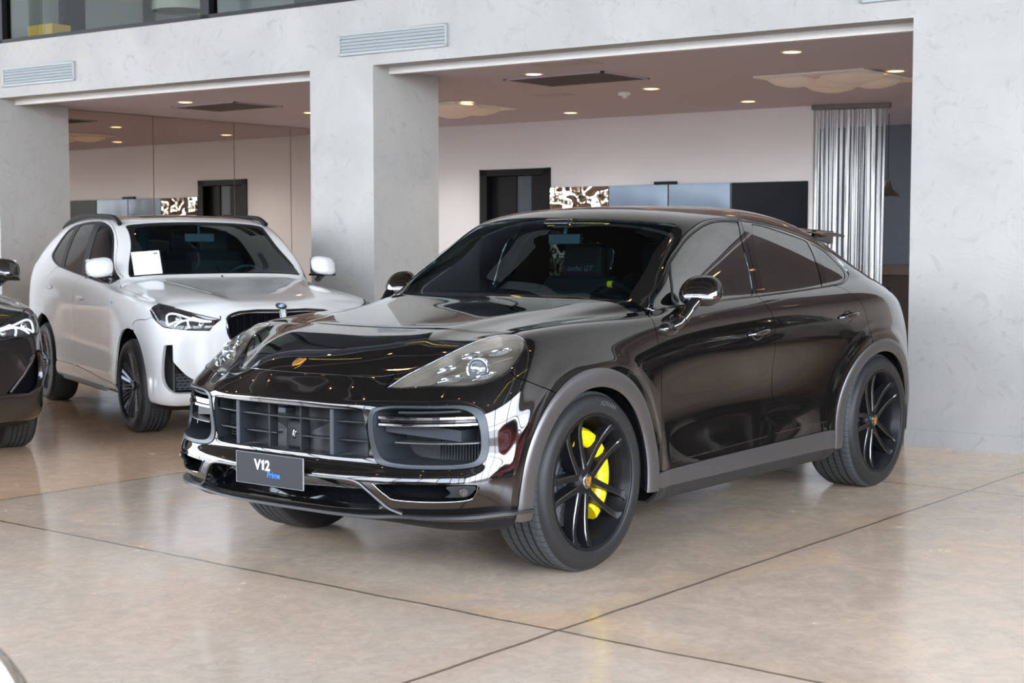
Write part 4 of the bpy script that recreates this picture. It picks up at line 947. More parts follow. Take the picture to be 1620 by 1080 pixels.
# hood: Coons patch between the shut lines
def hood_mesh():
    nb, na = 40, 90
    b = np.linspace(0,1,nb+1); a = np.linspace(0,1,na+1)
    g = .0025
    fu = HOOD_U*b; Cf = A.pts(np.stack([fu, np.full_like(fu, 11.)], 1))
    su = HOOD_U+(12-HOOD_U)*a; Cs = A.pts(np.stack([su, np.full_like(su, 11.)], 1))
    rv = 20-9*b; Cr = A.pts(np.stack([np.full_like(rv, 12.), rv], 1))
    cx = np.array([2.335,2.30,2.25,2.15,2.0,1.8,1.6,1.4,1.2,1.01]); cz = np.array([Cf[0,2],.904,.932,.966,1.002,1.036,1.066,1.094,1.120,Cr[0,2]])
    s_side = (Cs[0,0]-Cs[:,0])/(Cs[0,0]-Cs[-1,0]); xs = Cf[0,0]-(Cf[0,0]-Cr[0,0])*s_side
    cz = np.interp(xs, cx[::-1], cz[::-1])
    # soften the sampled centreline
    for _ in range(12): cz[1:-1] = (cz[:-2]+2*cz[1:-1]+cz[2:])/4
    Cc = np.stack([xs, np.zeros_like(xs), cz], 1)
    Bq = (b**1.9)[None,:,None]; Aq = s_side[:,None,None]
    Ai = s_side[:,None,None]
    S1 = (1-Bq)*Cc[:,None,:]+Bq*Cs[:,None,:]
    S2 = (1-Ai)*Cf[None,:,:]+Ai*Cr[None,:,:]
    c00, c10, c01, c11 = Cf[0], Cf[-1], Cr[0], Cr[-1]
    S3 = (1-Ai)*((1-Bq)*c00+Bq*c10)+Ai*((1-Bq)*c01+Bq*c11)
    S = S1+S2-S3
    # power dome between two soft creases
    y = S[...,1]; t = np.clip(s_side, 0, 1)[:,None]
    yr = .40+.20*t; k = 1/(1+np.exp((y-yr)/.022)); w = np.sin(pi*np.clip(t, 0, 1))**.6*np.clip((1-b[None,:])*6, 0, 1)
    S[...,2] += .013*w*k
    return S
HS = hood_mesh()
def grid_to_panel(S, name, m, parent, depth=.014, inset=.0022):
    na, nb = S.shape[0]-1, S.shape[1]-1
    Sm = np.concatenate([S[:, :0:-1]*[1,-1,1], S], 1); nB = Sm.shape[1]
    da = np.gradient(Sm, axis=0); db = np.gradient(Sm, axis=1); N = np.cross(da, db); N /= np.maximum(np.linalg.norm(N, axis=2, keepdims=True), 1e-9)
    if N[na//2, nB//2, 2] < 0: N = -N
    # pull edge in for the shut gap
    Sm[0] += (Sm[1]-Sm[0])/np.linalg.norm(Sm[1]-Sm[0], axis=1, keepdims=True)*inset*1.2
    Sm[:,0] += (Sm[:,1]-Sm[:,0])/np.linalg.norm(Sm[:,1]-Sm[:,0], axis=1, keepdims=True)*inset
    Sm[:,-1] += (Sm[:,-2]-Sm[:,-1])/np.linalg.norm(Sm[:,-2]-Sm[:,-1], axis=1, keepdims=True)*inset
    V = Sm.reshape(-1,3); F = [(i*nB+j, (i+1)*nB+j, (i+1)*nB+j+1, i*nB+j+1) for i in range(na) for j in range(nB-1)]
    p0,p1,p2 = V[F[0][0]],V[F[0][1]],V[F[0][2]]
    if np.cross(p1-p0, p2-p0)[2] < 0: F = [f[::-1] for f in F]
    loop = [(0,j) for j in range(nB)]+[(i,nB-1) for i in range(1,na+1)]
    loop = [(na,j) for j in range(nB)][:0]+[(i,0) for i in range(na,-1,-1)]+[(0,j) for j in range(1,nB)]+[(i,nB-1) for i in range(1,na+1)]
    ids = [i*nB+j for i,j in loop]; B = list(zip(ids[:-1], ids[1:]))
    return build_panel(dict(V=V, N=N.reshape(-1,3), F=F, B=B), name, m, parent, depth=depth)
hood = grid_to_panel(HS, 'hood', M_hood, cay)
_e = HS[0]; mb = MB(); mb.tube([(p[0]-.001,-p[1],p[2]+.0008) for p in _e[::-2]]+[(p[0]-.001,p[1],p[2]+.0008) for p in _e[2::2]], .0017, 6); mb.build('hood_edge_glint', M_dkchrome, hood)  # thin bright tube added to stand in for the edge's highlight line
# front badge on the hood
def hood_point(x, y):
    d = (HS[...,0]-x)**2+(HS[...,1]-abs(y))**2; i, j = np.unravel_index(np.argmin(d), d.shape); return Vector(HS[i,j])
bp0 = hood_point(2.285, 0); bq = hood_point(2.20, 0); ux = Vector((0,1,0)); uy = (bq-bp0).normalized(); uz = ux.cross(uy).normalized()
if uz.z < 0: uz = -uz
bc = bp0+uz*.003
crest(hood, 'hood_crest', .052, .066, Matrix(((ux.x,uy.x,uz.x,bc.x),(ux.y,uy.y,uz.y,bc.y),(ux.z,uy.z,uz.z,bc.z),(0,0,0,1))))
# sills and lower trims
pair(region(A, (11.5,18.2,1.34,2.5), (.12,.1), inc=[arr((11,1.38),(11,2.2),(12.04,2.23),(13.61,2.32),(15.61,2.38),(17.66,2.46),(19,2.5),(19,1.36))], fns=[fF,fR], gap=.0015), 'side_sill_trim', M_satin, cay, offset=.004)
pair(region(A, (10.6,18.3,0,1.36), (.12,.1), fns=[fF,fR], gap=.001), 'sill', M_satin_d, cay)
MATS['sill_grey'] = None; del MATS['sill_grey']
# wheel arch trims
def annulus(c, ro, ri): return [neg(lambda V: arch_d(V, c, *ro)), lambda V: arch_d(V, c, *ri)]
def bulge(R_, c, ro, ri, h):
    V, N = R_['V'], R_['N']
    for i in range(len(V)):
        dx = V[i,0]-c[0]; dz = max(V[i,2]-c[1], 0); r = math.hypot(dx, dz)+1e-9; k = 1/math.hypot(dx/r/ro[0], dz/r/ro[1]); q = 1/math.hypot(dx/r/ri[0], dz/r/ri[1])
        t = min(max((r-q)/(k-q), 0), 1); V[i] += N[i]*h*(1-(2*t-1)**4)
        n = N[i].copy(); sl = h*8*(2*t-1)**3/(k-q); n += np.array([dx/r, 0, dz/r])*sl*.8; N[i] = n/np.linalg.norm(n)
    return R_
pair(bulge(region(A, (6.6,12.4,1.35,7.6), (.05,.05), fns=annulus(FC,(.524,.512),(.432,.436)), gap=0), FC,(.524,.512),(.432,.436), .010), 'front_arch_trim', M_satin, cay, offset=.004, depth=.05)
pair(bulge(region(A, (16.5,21.2,1.3,7.8), (.05,.05), fns=annulus(RC,(.545,.497),(.455,.428)), gap=0), RC,(.545,.497),(.455,.428), .010), 'rear_arch_trim', M_satin, cay, offset=.004, depth=.05)
M_splitter = mat('splitter_satin', (.030,.029,.029), .36, .1)
# dark lower apron and splitter
build_panel(region(A, (0,8.4,0,1.55), (.1,.1), fns=[fF], gap=0), 'lower_apron', M_trimblk, cay, both=True, depth=0)
SPU = smooth_poly([(0,1.45),(1,1.45),(2,1.45),(2.9,1.48),(3.85,1.72),(5.0,1.80),(6,1.83),(7.12,1.87),(7.95,1.90)], closed=False, n=5)
def blade(uv, off0, off1, name, m, th=.010, lift=0.):
    P = A.pts(uv); N = A.nrm(uv); N[:,2] = 0; N /= np.linalg.norm(N, axis=1, keepdims=True); n = len(P)
    o1 = np.interp(np.linspace(0,1,n), np.linspace(0,1,len(off1)), off1)[:,None]
    a = P+N*off0; b = P+N*o1; b[:,2] += lift; V = []; 
    for i in range(n): V += [tuple(a[i]+[0,0,th/2]), tuple(b[i]+[0,0,th*.25]), tuple(b[i]+[0,0,-th*.75]), tuple(a[i]+[0,0,-th*1.5])]
    F = []
    for i in range(n-1):
        for k in range(4): j = (k+1) % 4; F.append((4*i+k, 4*(i+1)+k, 4*(i+1)+j, 4*i+j))
    F.append((4*n-4,4*n-3,4*n-2,4*n-1))
    mb = MB(); mb.add(V, F, True); return mb.build(name, m, cay, mirror=True, sharp=30)
blade(SPU, -.02, [.018,.020,.022,.026,.030,.034,.036,.036,.030], 'front_splitter', M_splitter, .012)
# grille opening, intakes: satin rims, dark cavities, bars
def cavity(poly, box, depth_, name, m, both=True, floor_m=None, off=-.0):
    """side walls going straight back from the outline, and a back plate"""
    P = A.pts(np.clip(poly, [box[0],box[2]], [box[1],box[3]])); n = len(P); inner = poly.copy()
    objs = []
    for s_ in ((1,-1) if both else (1,)):
        mb = MB(); V = []
        for p in P:
            V += [(p[0]-.001, p[1]*s_, p[2]), (p[0]-depth_, p[1]*s_*.985, p[2])]
        F = [(2*i, 2*((i+1)%n), 2*((i+1)%n)+1, 2*i+1) for i in range(n) if not (poly[i][0] < 1e-6 and poly[(i+1)%n][0] < 1e-6)]
        mb.use(m); mb.add(V, F, True); mb.use(floor_m or m)
        cx, cz = P[:,1].mean(), P[:,2].mean(); c = (P[:,0].mean()-depth_, cx*s_, cz)
        mb.add([V[2*i+1] for i in range(n)]+[c], [(i, (i+1)%n, n) for i in range(n) if not (poly[i][0] < -1.5)])
        objs.append(mb.build(name, None, cay, sharp=50))
    return objs
cavity(np.clip(GR, [0,0], [9,20]), (0,9,0,20), .10, 'grille_cavity', M_bezel, floor_m=M_satin_d)
cavity(np.clip(LM, [0,0], [9,20]), (0,9,0,20), .09, 'lower_grille_cavity', M_black)
cavity(LI, (0,9,0,20), .08, 'lower_intake_cavity', M_liner)
bez = pair(region(A, (2.9,6.7,3.5,6.6), (.035,.05), inc=[IN], exc=[IN2], gap=.001), 'intake_bezel', M_bezel, cay, offset=.004, depth=.012)
cavity(IN2, (0,9,0,20), .20, 'intake_duct', M_bezel, floor_m=M_satin_d)
def bar(u0v0, u1v1, off, hz, hx, name, m, parent=cay, sides=(1,-1), n=14, taper=1.):
    t = np.linspace(0,1,n)[:,None]; uv = np.array(u0v0)*(1-t)+np.array(u1v1)*t; uv2 = uv.copy(); uv2[:,0] = np.maximum(uv2[:,0], 0)
    P = A.pts(uv2); P[:,0] += off; out = []
    for s_ in sides:
        mb = MB(); V = []
        for i, p in enumerate(P):
            q = hx*(taper+(1-taper)*1)
            for dx, dz in ((0,hz),(0,-hz),(-q,-hz),(-q,hz)): V.append((p[0]+dx, p[1]*s_, p[2]+dz))
        F = [(4*i+k, 4*(i+1)+k, 4*(i+1)+(k+1)%4, 4*i+(k+1)%4) for i in range(n-1) for k in range(4)]+[(0,1,2,3),(4*n-4,4*n-3,4*n-2,4*n-1)]
        mb.add(V, F, False); out.append(mb.build(name, m, parent, bevel=.0012))
    return out
# chrome double strip and vanes in the side intakes
bar((3.28,5.60),(6.10,5.46), -.016, .0055, .05, 'intake_light_strip', M_chrome)
bar((3.28,5.30),(6.10,5.22), -.016, .0050, .05, 'intake_light_strip', M_chrome)
bar((3.30,5.45),(6.08,5.34), -.022, .0060, .05, 'intake_strip_core', M_black)
bar((3.75,5.86),(5.5,5.78), -.03, .005, .05, 'intake_vane', M_satin_d)
bar((3.62,4.66),(6.15,4.58), -.030, .0028, .07, 'intake_vane', M_satin)
for s_ in (1,-1):                                                    # radiator with upright fins behind the outer half
    rr = bpy.data.objects.new('radiator', None); link(rr, cay)
    mb = MB()
    for y in np.arange(.64,.84,.0125): mb.box((2.10-(y-.64)*.30,y*s_,.615), (.012,.005,.16), rz=0)
    mb.build('fins', M_rad, rr); mb = MB(); mb.box((2.05,.745*s_,.615), (.01,.24,.18), rz=-s_*-.30); mb.build('core', M_liner, rr)
    mb = MB(); mb.prism([(2.28,.50),(2.16,.80),(2.06,.80),(2.10,.50)], 2, .655, .70); 
    for i,(a,b,c) in enumerate(mb.v): mb.v[i] = (a, b*s_, c-(.03 if b > .7 else 0))
    mb.build('duct_shelf', M_bezel, cay)
    mb = MB()
    for y in np.arange(.62,.76,.0125): mb.box((2.19-(y-.62)*.3,y*s_,.385), (.01,.005,.05))
    mb.build('lower_fins', M_rad, rr)
# fog sensor dot in the lower intake
LIS = smooth_poly([(5.35,2.91),(6.17,2.90),(6.10,2.67),(5.78,2.47),(5.25,2.44),(5.45,2.66)], n=4)
for o in pair(region(A, (5.1,6.4,2.5,3.4), (.04,.04), inc=[LIS], gap=0), 'sensor_plate', M_satin_d, cay, offset=-.004, depth=.01): pass
q = A.pts([(5.82,2.70)])[0]; nq = A.nrm([(5.82,2.70)])[0]
for s_ in (1,-1):
    mb = MB(); mb.lathe([(0,.010),(.008,.010),(.010,.004),(.016,.004),(.018,.0)], 24, axis=2); o = mb.build('park_sensor', M_satin, cay)
    o.matrix_local = Matrix.Translation((q[0], q[1]*s_, q[2])) @ Vector((nq[0], nq[1]*s_, nq[2])).to_track_quat('Z','Y').to_matrix().to_4x4()
rail(A, smooth_poly([(3.31,2.91),(3.64,2.51),(4.0,2.35),(5.8,2.40),(6.17,2.64),(6.26,2.94)], closed=False), .0022, 'intake_piping', M_dkchrome, cay, off=.002)
rail(A, smooth_poly([(0,3.01),(1,3.01),(2.4,3.01),(2.87,2.91),(3.13,2.65),(3.38,2.32),(3.62,2.0),(3.95,1.80)], closed=False), .006, 'lower_grille_rim', M_satin, cay, off=.003)
# grille slats and posts
bar((0,5.30),(2.96,5.34), -.020, .0032, .035, 'grille_slat', M_satin_d)
bar((1.80,4.66),(2.96,4.66), -.018, .0034, .038, 'grille_slat', M_satin_d)
bar((.35,4.66),(1.70,4.66), -.018, .0034, .038, 'grille_slat', M_satin_d)
def post(y, w, x1, depth_, m, z0=.552, z1=.742):
    mb = MB(); mb.span((x1-depth_,y-w/2,z0),(x1,y+w/2,z1)); return mb.build('grille_post', m, cay, bevel=.003)
for y_ in (-.285,.285): post(y_, .020, 2.375, .10, M_bezel)
for y_ in (-.095,.095): post(y_, .007, 2.368, .05, M_satin_d)
mb = MB(); mb.span((2.270,-.40,.50),(2.280,.40,.76)); rc = mb.build('radar_cover', mat('grille_back_slate', (.022,.024,.027), .35), cay)
t = bpy.data.objects.new('radar_sensor', None); link(t, cay)
mb = MB(); mb.span((2.282,-.052,.548),(2.312,.058,.668)); mb.build('sensor_case', M_satin_d, t, bevel=.012)
mb = MB(); mb.lathe([(.0,.024),(.014,.022),(.020,.016),(.022,.014),(.030,.014),(.032,.008)], 28, c=(2.294,.0,.612), axis=0)
mb.v = [(x, y*.72, .612+(z-.612)*1.25) for x,y,z in mb.v]; mb.build('sensor_lens', M_dkchrome, t)
mb = MB(); mb.span((2.30,-.055,.700),(2.355,-.008,.725)); mb.build('front_camera', M_bezel, cay, bevel=.004)
for s_ in (1,-1):
    mb = MB()
    for i in range(9):
        for j in range(8): mb.add([(2.2812, s_*(.34+i*.011+.0035*cos(q*pi/3)), .575+j*.012+.0035*sin(q*pi/3)) for q in range(6)], [(0,1,2,3,4,5)])
    mb.build('perforated_screen', M_hubgrey, rc)
# number plate
pl_ = bpy.data.objects.new('plate', None); link(pl_, cay); pl_.location = (2.442,-.018,.468); 
mb = MB(); mb.span((-.004,-.203,-.066),(.0,.203,.066)); mb.build('plate_panel', M_plate, pl_, bevel=.0015)
mb = MB(); 
for a, b in (((-.203,-.067),(.203,-.0658)),((-.203,.0658),(.203,.067)),((-.204,-.067),(-.2028,.067)),((.2028,-.067),(.204,.067))): mb.span((-.005,a[0],a[1]),(.0012,b[0],b[1]))
mb.build('plate_edge', M_plateedge, pl_)
mb = MB(); mb.span((-.05,-.12,-.03),(-.004,.12,.03)); mb.build('plate_bracket', M_satin_d, pl_)
for txt, m_, sz, y0, z0, sh, bo in (('V',M_platewhite,.060,-.088,-.002,0,.0020),('2',M_platewhite,.060,-.024,-.002,0,.0020),('Prime',M_plateblue,.033,-.012,-.030,.04,.0010)):
    vs, fs = text_geo(txt, sz, .0006, sh, 'LEFT', bo); mb = MB(); mb.add([(.0012+z, y0+x, z0+y) for x,y,z in vs], fs); mb.build('plate_lettering', m_, pl_)
mb = MB(); one = [(0,0),(.0125,0),(.0125,.0425),(.0045,.0425),(-.0055,.0350),(-.0055,.0265),(0,.0300)]; one = [(a_-.042, b_-.002) for a_, b_ in one]; n_ = len(one)
mb.add([(.0006,a_,b_) for a_,b_ in one]+[(.0018,a_,b_) for a_,b_ in one], [tuple(range(n_)), tuple(range(n_,2*n_))]+[(i,(i+1)%n_,n_+(i+1)%n_,n_+i) for i in range(n_)]); mb.build('plate_lettering', M_platewhite, pl_)
# headlamps
R_h = region(A, (3.3,8.0,7.2,10.95), (.06,.07), inc=[HL], gap=.003)
R_b = region(A, (3.3,8.0,7.2,10.95), (.12,.14), inc=[HL], gap=.005)
def at_uv(u, v, off, s_):
    p = A.pts([(u,v)])[0]; n_ = A.nrm([(u,v)])[0]; return Vector(((p+n_*off)[0], (p+n_*off)[1]*s_, (p+n_*off)[2])), Vector((n_[0], n_[1]*s_, n_[2]))
for s_ in (1,-1):
    hl = bpy.data.objects.new('headlamp', None); link(hl, cay)
    build_panel(R_h, 'lamp_cover', G_lamp, hl, s_, offset=-.001, depth=0)
    build_panel(R_b, 'lamp_housing', M_lampint, hl, s_, offset=-.050, depth=-.048)
    rail(A, smooth_poly(HL[::4], n=4), .0035, 'lamp_seal', M_black, hl, off=-.001, closed=True, sides=(s_,))
    for (a, b) in (((5.26,9.91),(6.02,9.58)),((6.21,9.4),(7.18,9.27)),((4.61,8.43),(5.43,8.29)),((5.71,7.92),(6.49,7.98)),((4.5,9.45),(5.07,9.30))):
        t_ = np.linspace(0,1,7)[:,None]; uv = np.array(a)*(1-t_)+np.array(b)*t_; P = A.pts(uv); N_ = A.nrm(uv)
        P = P-N_*.020; rr = [.006,.013,.0165,.017,.0165,.013,.006]
        mb = MB(); mb.tube([(p[0],p[1]*s_,p[2]) for p in P], rr, 10, flat=.9); o = mb.build('led_reflector', M_lampclr, hl)
        mb = MB(); P2 = P+N_*.010; mb.tube([(p[0],p[1]*s_,p[2]) for p in P2[1:-1]], .0050, 8); mb.build('led_bar', M_drl, o)
    c, n_ = at_uv(5.83,8.70,-.030,s_)
    mb = MB(); mb.lathe([(.0,.028),(.015,.026),(.027,.019),(.034,.006),(.036,-.01)], 28, axis=2); o = mb.build('projector_lens', M_lens, hl)
    fw = Vector((.92,.32*s_,.1)); o.matrix_local = Matrix.Translation(c) @ fw.to_track_quat('Z','Y').to_matrix().to_4x4()
    mb = MB(); mb.lathe([(.036,-.01),(.041,.006),(.047,.008),(.050,-.02)], 28, axis=2); o = mb.build('projector_ring', M_lampclr, hl); o.matrix_local = Matrix.Translation(c) @ fw.to_track_quat('Z','Y').to_matrix().to_4x4()
    # inner fin plates
    mb = MB(); a1, _n = at_uv(4.3,8.75,-.035,s_); a2, _n = at_uv(7.2,8.9,-.035,s_); mb.tube([a1,(a1+a2)/2+Vector((0,0,.004)),a2], .004, 8); mb.build('lamp_fin', M_lampint, hl)
# lower body crease line
rail(A, smooth_poly([(12.4,2.52),(13.44,2.58),(15.4,2.72)], closed=False), [.0004]+[.0028]*10+[.0006]*1 if False else .0022, 'door_crease', M_paint, fdoors[0], off=.0, sides=(1,))
rail(A, smooth_poly([(15.65,2.76),(16.6,2.82),(17.37,2.86)], closed=False), .0022, 'door_crease', M_paint, rdoors[0], off=.0, sides=(1,))
# door handles
for (u_, v_, L_, doors, mdir) in ((14.93,8.04,.215,fdoors,0),(17.97,8.42,.235,rdoors,0)):
    for s_, d_ in zip((1,-1), doors):
        c, n_ = at_uv(u_, v_, 0, s_); h = bpy.data.objects.new('door_handle', None); link(h, d_)
        mb = MB(); vs = []; nn = 28
        tx = Vector((1,0,0)); tx = (tx-n_*tx.dot(n_)).normalized(); tz = n_.cross(tx); tz = tz if tz.z > 0 else -tz
        mb.add([c+n_*.0012+tx*(cos(q*2*pi/nn)*.058+.012)+tz*(sin(q*2*pi/nn)*.034) for q in range(nn)]+[c-n_*.006+tx*.01], [(q, (q+1)%nn, nn) for q in range(nn)], True); mb.build('handle_cup', M_black, h)
        mb = MB(); pts = []
        for i in range(15):
            t_ = i/14-.5; pts.append(c+n_*(.030-.11*abs(t_)**2.6*1.6)+tx*(t_*L_)+tz*(.006-.02*t_))
        mb.tube(pts, [.006+.0065*sin(pi*(i/14)) for i in range(15)], 10, flat=1.0); mb.build('grip', M_paint, h)
# mirrors
def door_mirror(s_):
    t = bpy.data.objects.new('door_mirror', None); link(t, cay)
    c = Vector((.575, .957*s_, 1.180))
    def shell(z0, z1, name, m, k=1., seg=40, ring=14, sx=1.):
        mb = MB(); V = []; n = seg
        for i in range(ring+1):
            z = z0+(z1-z0)*i/ring
            zz = (z-c.z)
            top = .088; bot = .060
            f = max(1e-3, 1-(abs(zz)/(top if zz > 0 else bot))**(1.9 if zz > 0 else 2.6))**.5
            for j in range(n):
                a = 2*pi*j/n; ca, sa = cos(a), sin(a)
                ex = 2.25; rx = (.085 if ca > 0 else .045); ry = .104
                r_ = (abs(ca)**ex+abs(sa)**ex)**(-1/ex)
                px_ = ca*r_*rx*f*k; py_ = sa*r_*ry*(f**.75)*k
                V.append((c.x+px_-.02*(zz/.08)-.10*abs(py_)*.35*0-.35*py_*s_*.35, c.y+py_, z))
        F = [(i*n+j, i*n+(j+1)%n, (i+1)*n+(j+1)%n, (i+1)*n+j) for i in range(ring) for j in range(n)]
        F += [tuple(range(n)), tuple(range(ring*n, ring*n+n))]
        mb.add(V, F, True); return mb.build(name, m, t, sharp=45)
    shell(c.z-.008, c.z+.0865, 'mirror_cap', M_paint); shell(c.z-.020, c.z-.009, 'mirror_band', M_dkchrome, .985); shell(c.z-.0585, c.z-.021, 'mirror_lower', M_black, .97)
    mb = MB(); mb.tube([(.80,.925*s_,1.030),(.765,.945*s_,1.045),(.725,.955*s_,1.080),(.69,.962*s_,1.115),(.655,.970*s_,1.145)], [.036,.036,.033,.034,.036], 18, flat=.75); mb.build('mirror_arm', M_black, t)
    mb = MB(); mb.tube([(.745,.951*s_,1.063),(.718,.957*s_,1.087),(.700,.960*s_,1.105)], [.0375,.037,.0375], 18, flat=.76); mb.build('arm_collar', M_dkchrome, t)
    mb = MB(); mb.ball((.815,.925*s_,1.022), (.075,.036,.036), 24, 14); mb.build('mirror_foot', M_paint, t)
    mb = MB(); mb.box((.541,.957*s_,1.182), (.004,.155,.085)); mb.build('mirror_glass', M_chrome, t, bevel=.001)
door_mirror(1); door_mirror(-1)
# roof spoiler wing and tail lamps
mb = MB(); P_ = [(-1.40,1.505),(-1.50,1.518),(-1.62,1.514),(-1.735,1.500),(-1.735,1.488),(-1.62,1.492),(-1.50,1.493)]
Vs = []; ys = np.linspace(-.60,.60,25)
for y in ys:
    k = (abs(y)/.60)**3; 
    for x, z in P_: Vs.append((x+.05*k, y, z-.035*k))
n_ = len(P_); mb.add(Vs, [(i*n_+q, i*n_+(q+1)%n_, (i+1)*n_+(q+1)%n_, (i+1)*n_+q) for i in range(24) for q in range(n_)]+[tuple(range(n_)), tuple(range(24*n_, 25*n_))], True)
for s_ in (1,-1): mb.prism([(-1.44,1.45),(-1.69,1.41),(-1.70,1.49),(-1.45,1.50)], 1, s_*.50, s_*.52)
mb.build('roof_spoiler', M_paint, cay, sharp=40)
pair(region(A, (21.3,25,7.0,7.7), (.15,.1), gap=.001), 'tail_lamp', mat('tail_lamp_red', (.35,.01,.01), .15, 0, 1), cay, offset=.003, depth=.01)
# underbody, liners
mb = MB(); mb.span((-2.25,-.60,.25),(1.95,.60,.60)); mb.span((-.86,-.86,.22),(.90,.86,.60)); mb.span((1.95,-.55,.30),(2.18,.55,.50)); mb.build('underbody', M_liner, cay)
for xc in (1.455,-1.42):
    for s_ in (1,-1):
        mb = MB(); V = []; n = 20
        for i in range(n+1):
            a = pi*i/n*1.10-.05*pi
            for y in (.60,.935): V.append((xc+.448*cos(a), y*s_, .37+.440*sin(a)))
        mb.add(V, [(2*i,2*i+1,2*i+3,2*i+2) for i in range(n)], True)
        mb.add([(xc+.448*cos(pi*i/n), .60*s_, .37+.44*sin(pi*i/n)) for i in range(n+1)]+[(xc,.60*s_,.2)], [tuple(range(n+2))])
        mb.build('wheel_liner', M_liner, cay)
# suspension bits seen under the apron
mb = MB(); mb.tube([(1.30,.35,.22),(1.36,.72,.24)], .03, 8); mb.tube([(1.30,-.35,.22),(1.36,-.72,.24)], .03, 8); mb.build('suspension_arm', M_hubgrey, cay)
# cabin
mb = MB(); mb.span((-1.9,-.80,.55),(.95,.80,.62)); mb.span((-1.9,-.83,.6),(.75,-.80,1.10)); mb.span((-1.9,.80,.6),(.75,.83,1.10)); mb.span((-1.95,-.80,.6),(-1.9,.80,1.15)); mb.build('cabin_floor', M_intr, cay)
mb = MB(); mb.prism([(.96,.95),(.96,1.10),(.75,1.125),(.55,1.12),(.45,1.05),(.45,.80)], 1, -.76, .76, False); mb.build('dashboard', M_intr, cay, bevel=.02)
mb = MB(); mb.prism([(.60,1.11),(.62,1.165),(.50,1.17),(.46,1.10)], 1, .24, .54); mb.build('instrument_hood', M_intr, cay, bevel=.015)
def car_seat(car, x, y, text=None, z=.545, mseat=None):
    t = bpy.data.objects.new('seat', None); link(t, car); t.location = (x,y,z); ms = mseat or M_seat
    mb = MB(); mb.span((-.28,-.25,.0),(.28,.25,.20)); mb.build('seat_cushion', ms, t, bevel=.06)
    mb = MB(); mb.prism([(-.22,.12),(-.36,.66),(-.28,.70),(-.18,.60),(-.10,.14)], 1, -.25, .25); mb.build('seat_back', ms, t, bevel=.05)
    mb = MB(); mb.prism([(-.36,.66),(-.38,.86),(-.30,.88),(-.27,.68)], 1, -.14, .14); hr = mb.build('headrest', ms, t, bevel=.03)
    if text:
        vs, fs = text_geo(text, .045, .0006, .35, 'CENTER'); mb = MB(); mb.add([(-.262+z_-.16*y_, -.0+x_*1.0, .715+y_) for x_,y_,z_ in vs], fs); mb.build('headrest_lettering', M_grayt, hr)
    return t
car_seat(cay, -.02, .37, 'turbo GT'); car_seat(cay, -.02, -.37, 'turbo GT'); car_seat(cay, -.85, .37); car_seat(cay, -.85, -.37)
mb = MB(); mb.span((-1.02,-.62,.80),(-1.0,.62,1.12)); mb.build('rear_seat_trim', M_seatred, cay)
mb = MB(); c = Vector((.40,.37,1.05)); ax = Vector((.9,0,-.42)).normalized(); a_ = Vector((0,1,0)); b_ = ax.cross(a_)
mb.tube([c+a_*cos(q*2*pi/32)*.18+b_*sin(q*2*pi/32)*.18 for q in range(32)], .016, 10, closed=True); mb.tube([c-a_*.17,c,c+a_*.17], .014, 8); mb.ball(c, .055, 16, 10); sw = mb.build('steering_wheel', M_intr, cay)
mb = MB(); up_ = b_ if b_.z > 0 else -b_; mb.tube([c+a_*sin(q)*.18+up_*cos(q)*.18 for q in (-.08,0,.08)], .0175, 10); mb.build('wheel_marker', M_yellow, sw)
mb = MB(); mb.box((.36,.0,1.44), (.03,.19,.055), rz=.1); mb.tube([(.36,0,1.46),(.34,0,1.56)], .012, 8); mb.build('rear_view_mirror', M_hubgrey, cay, bevel=.008)
mb = MB(); mb.span((.28,-.09,1.50),(.44,.09,1.545)); mb.build('sensor_pod', M_black, cay, bevel=.02)
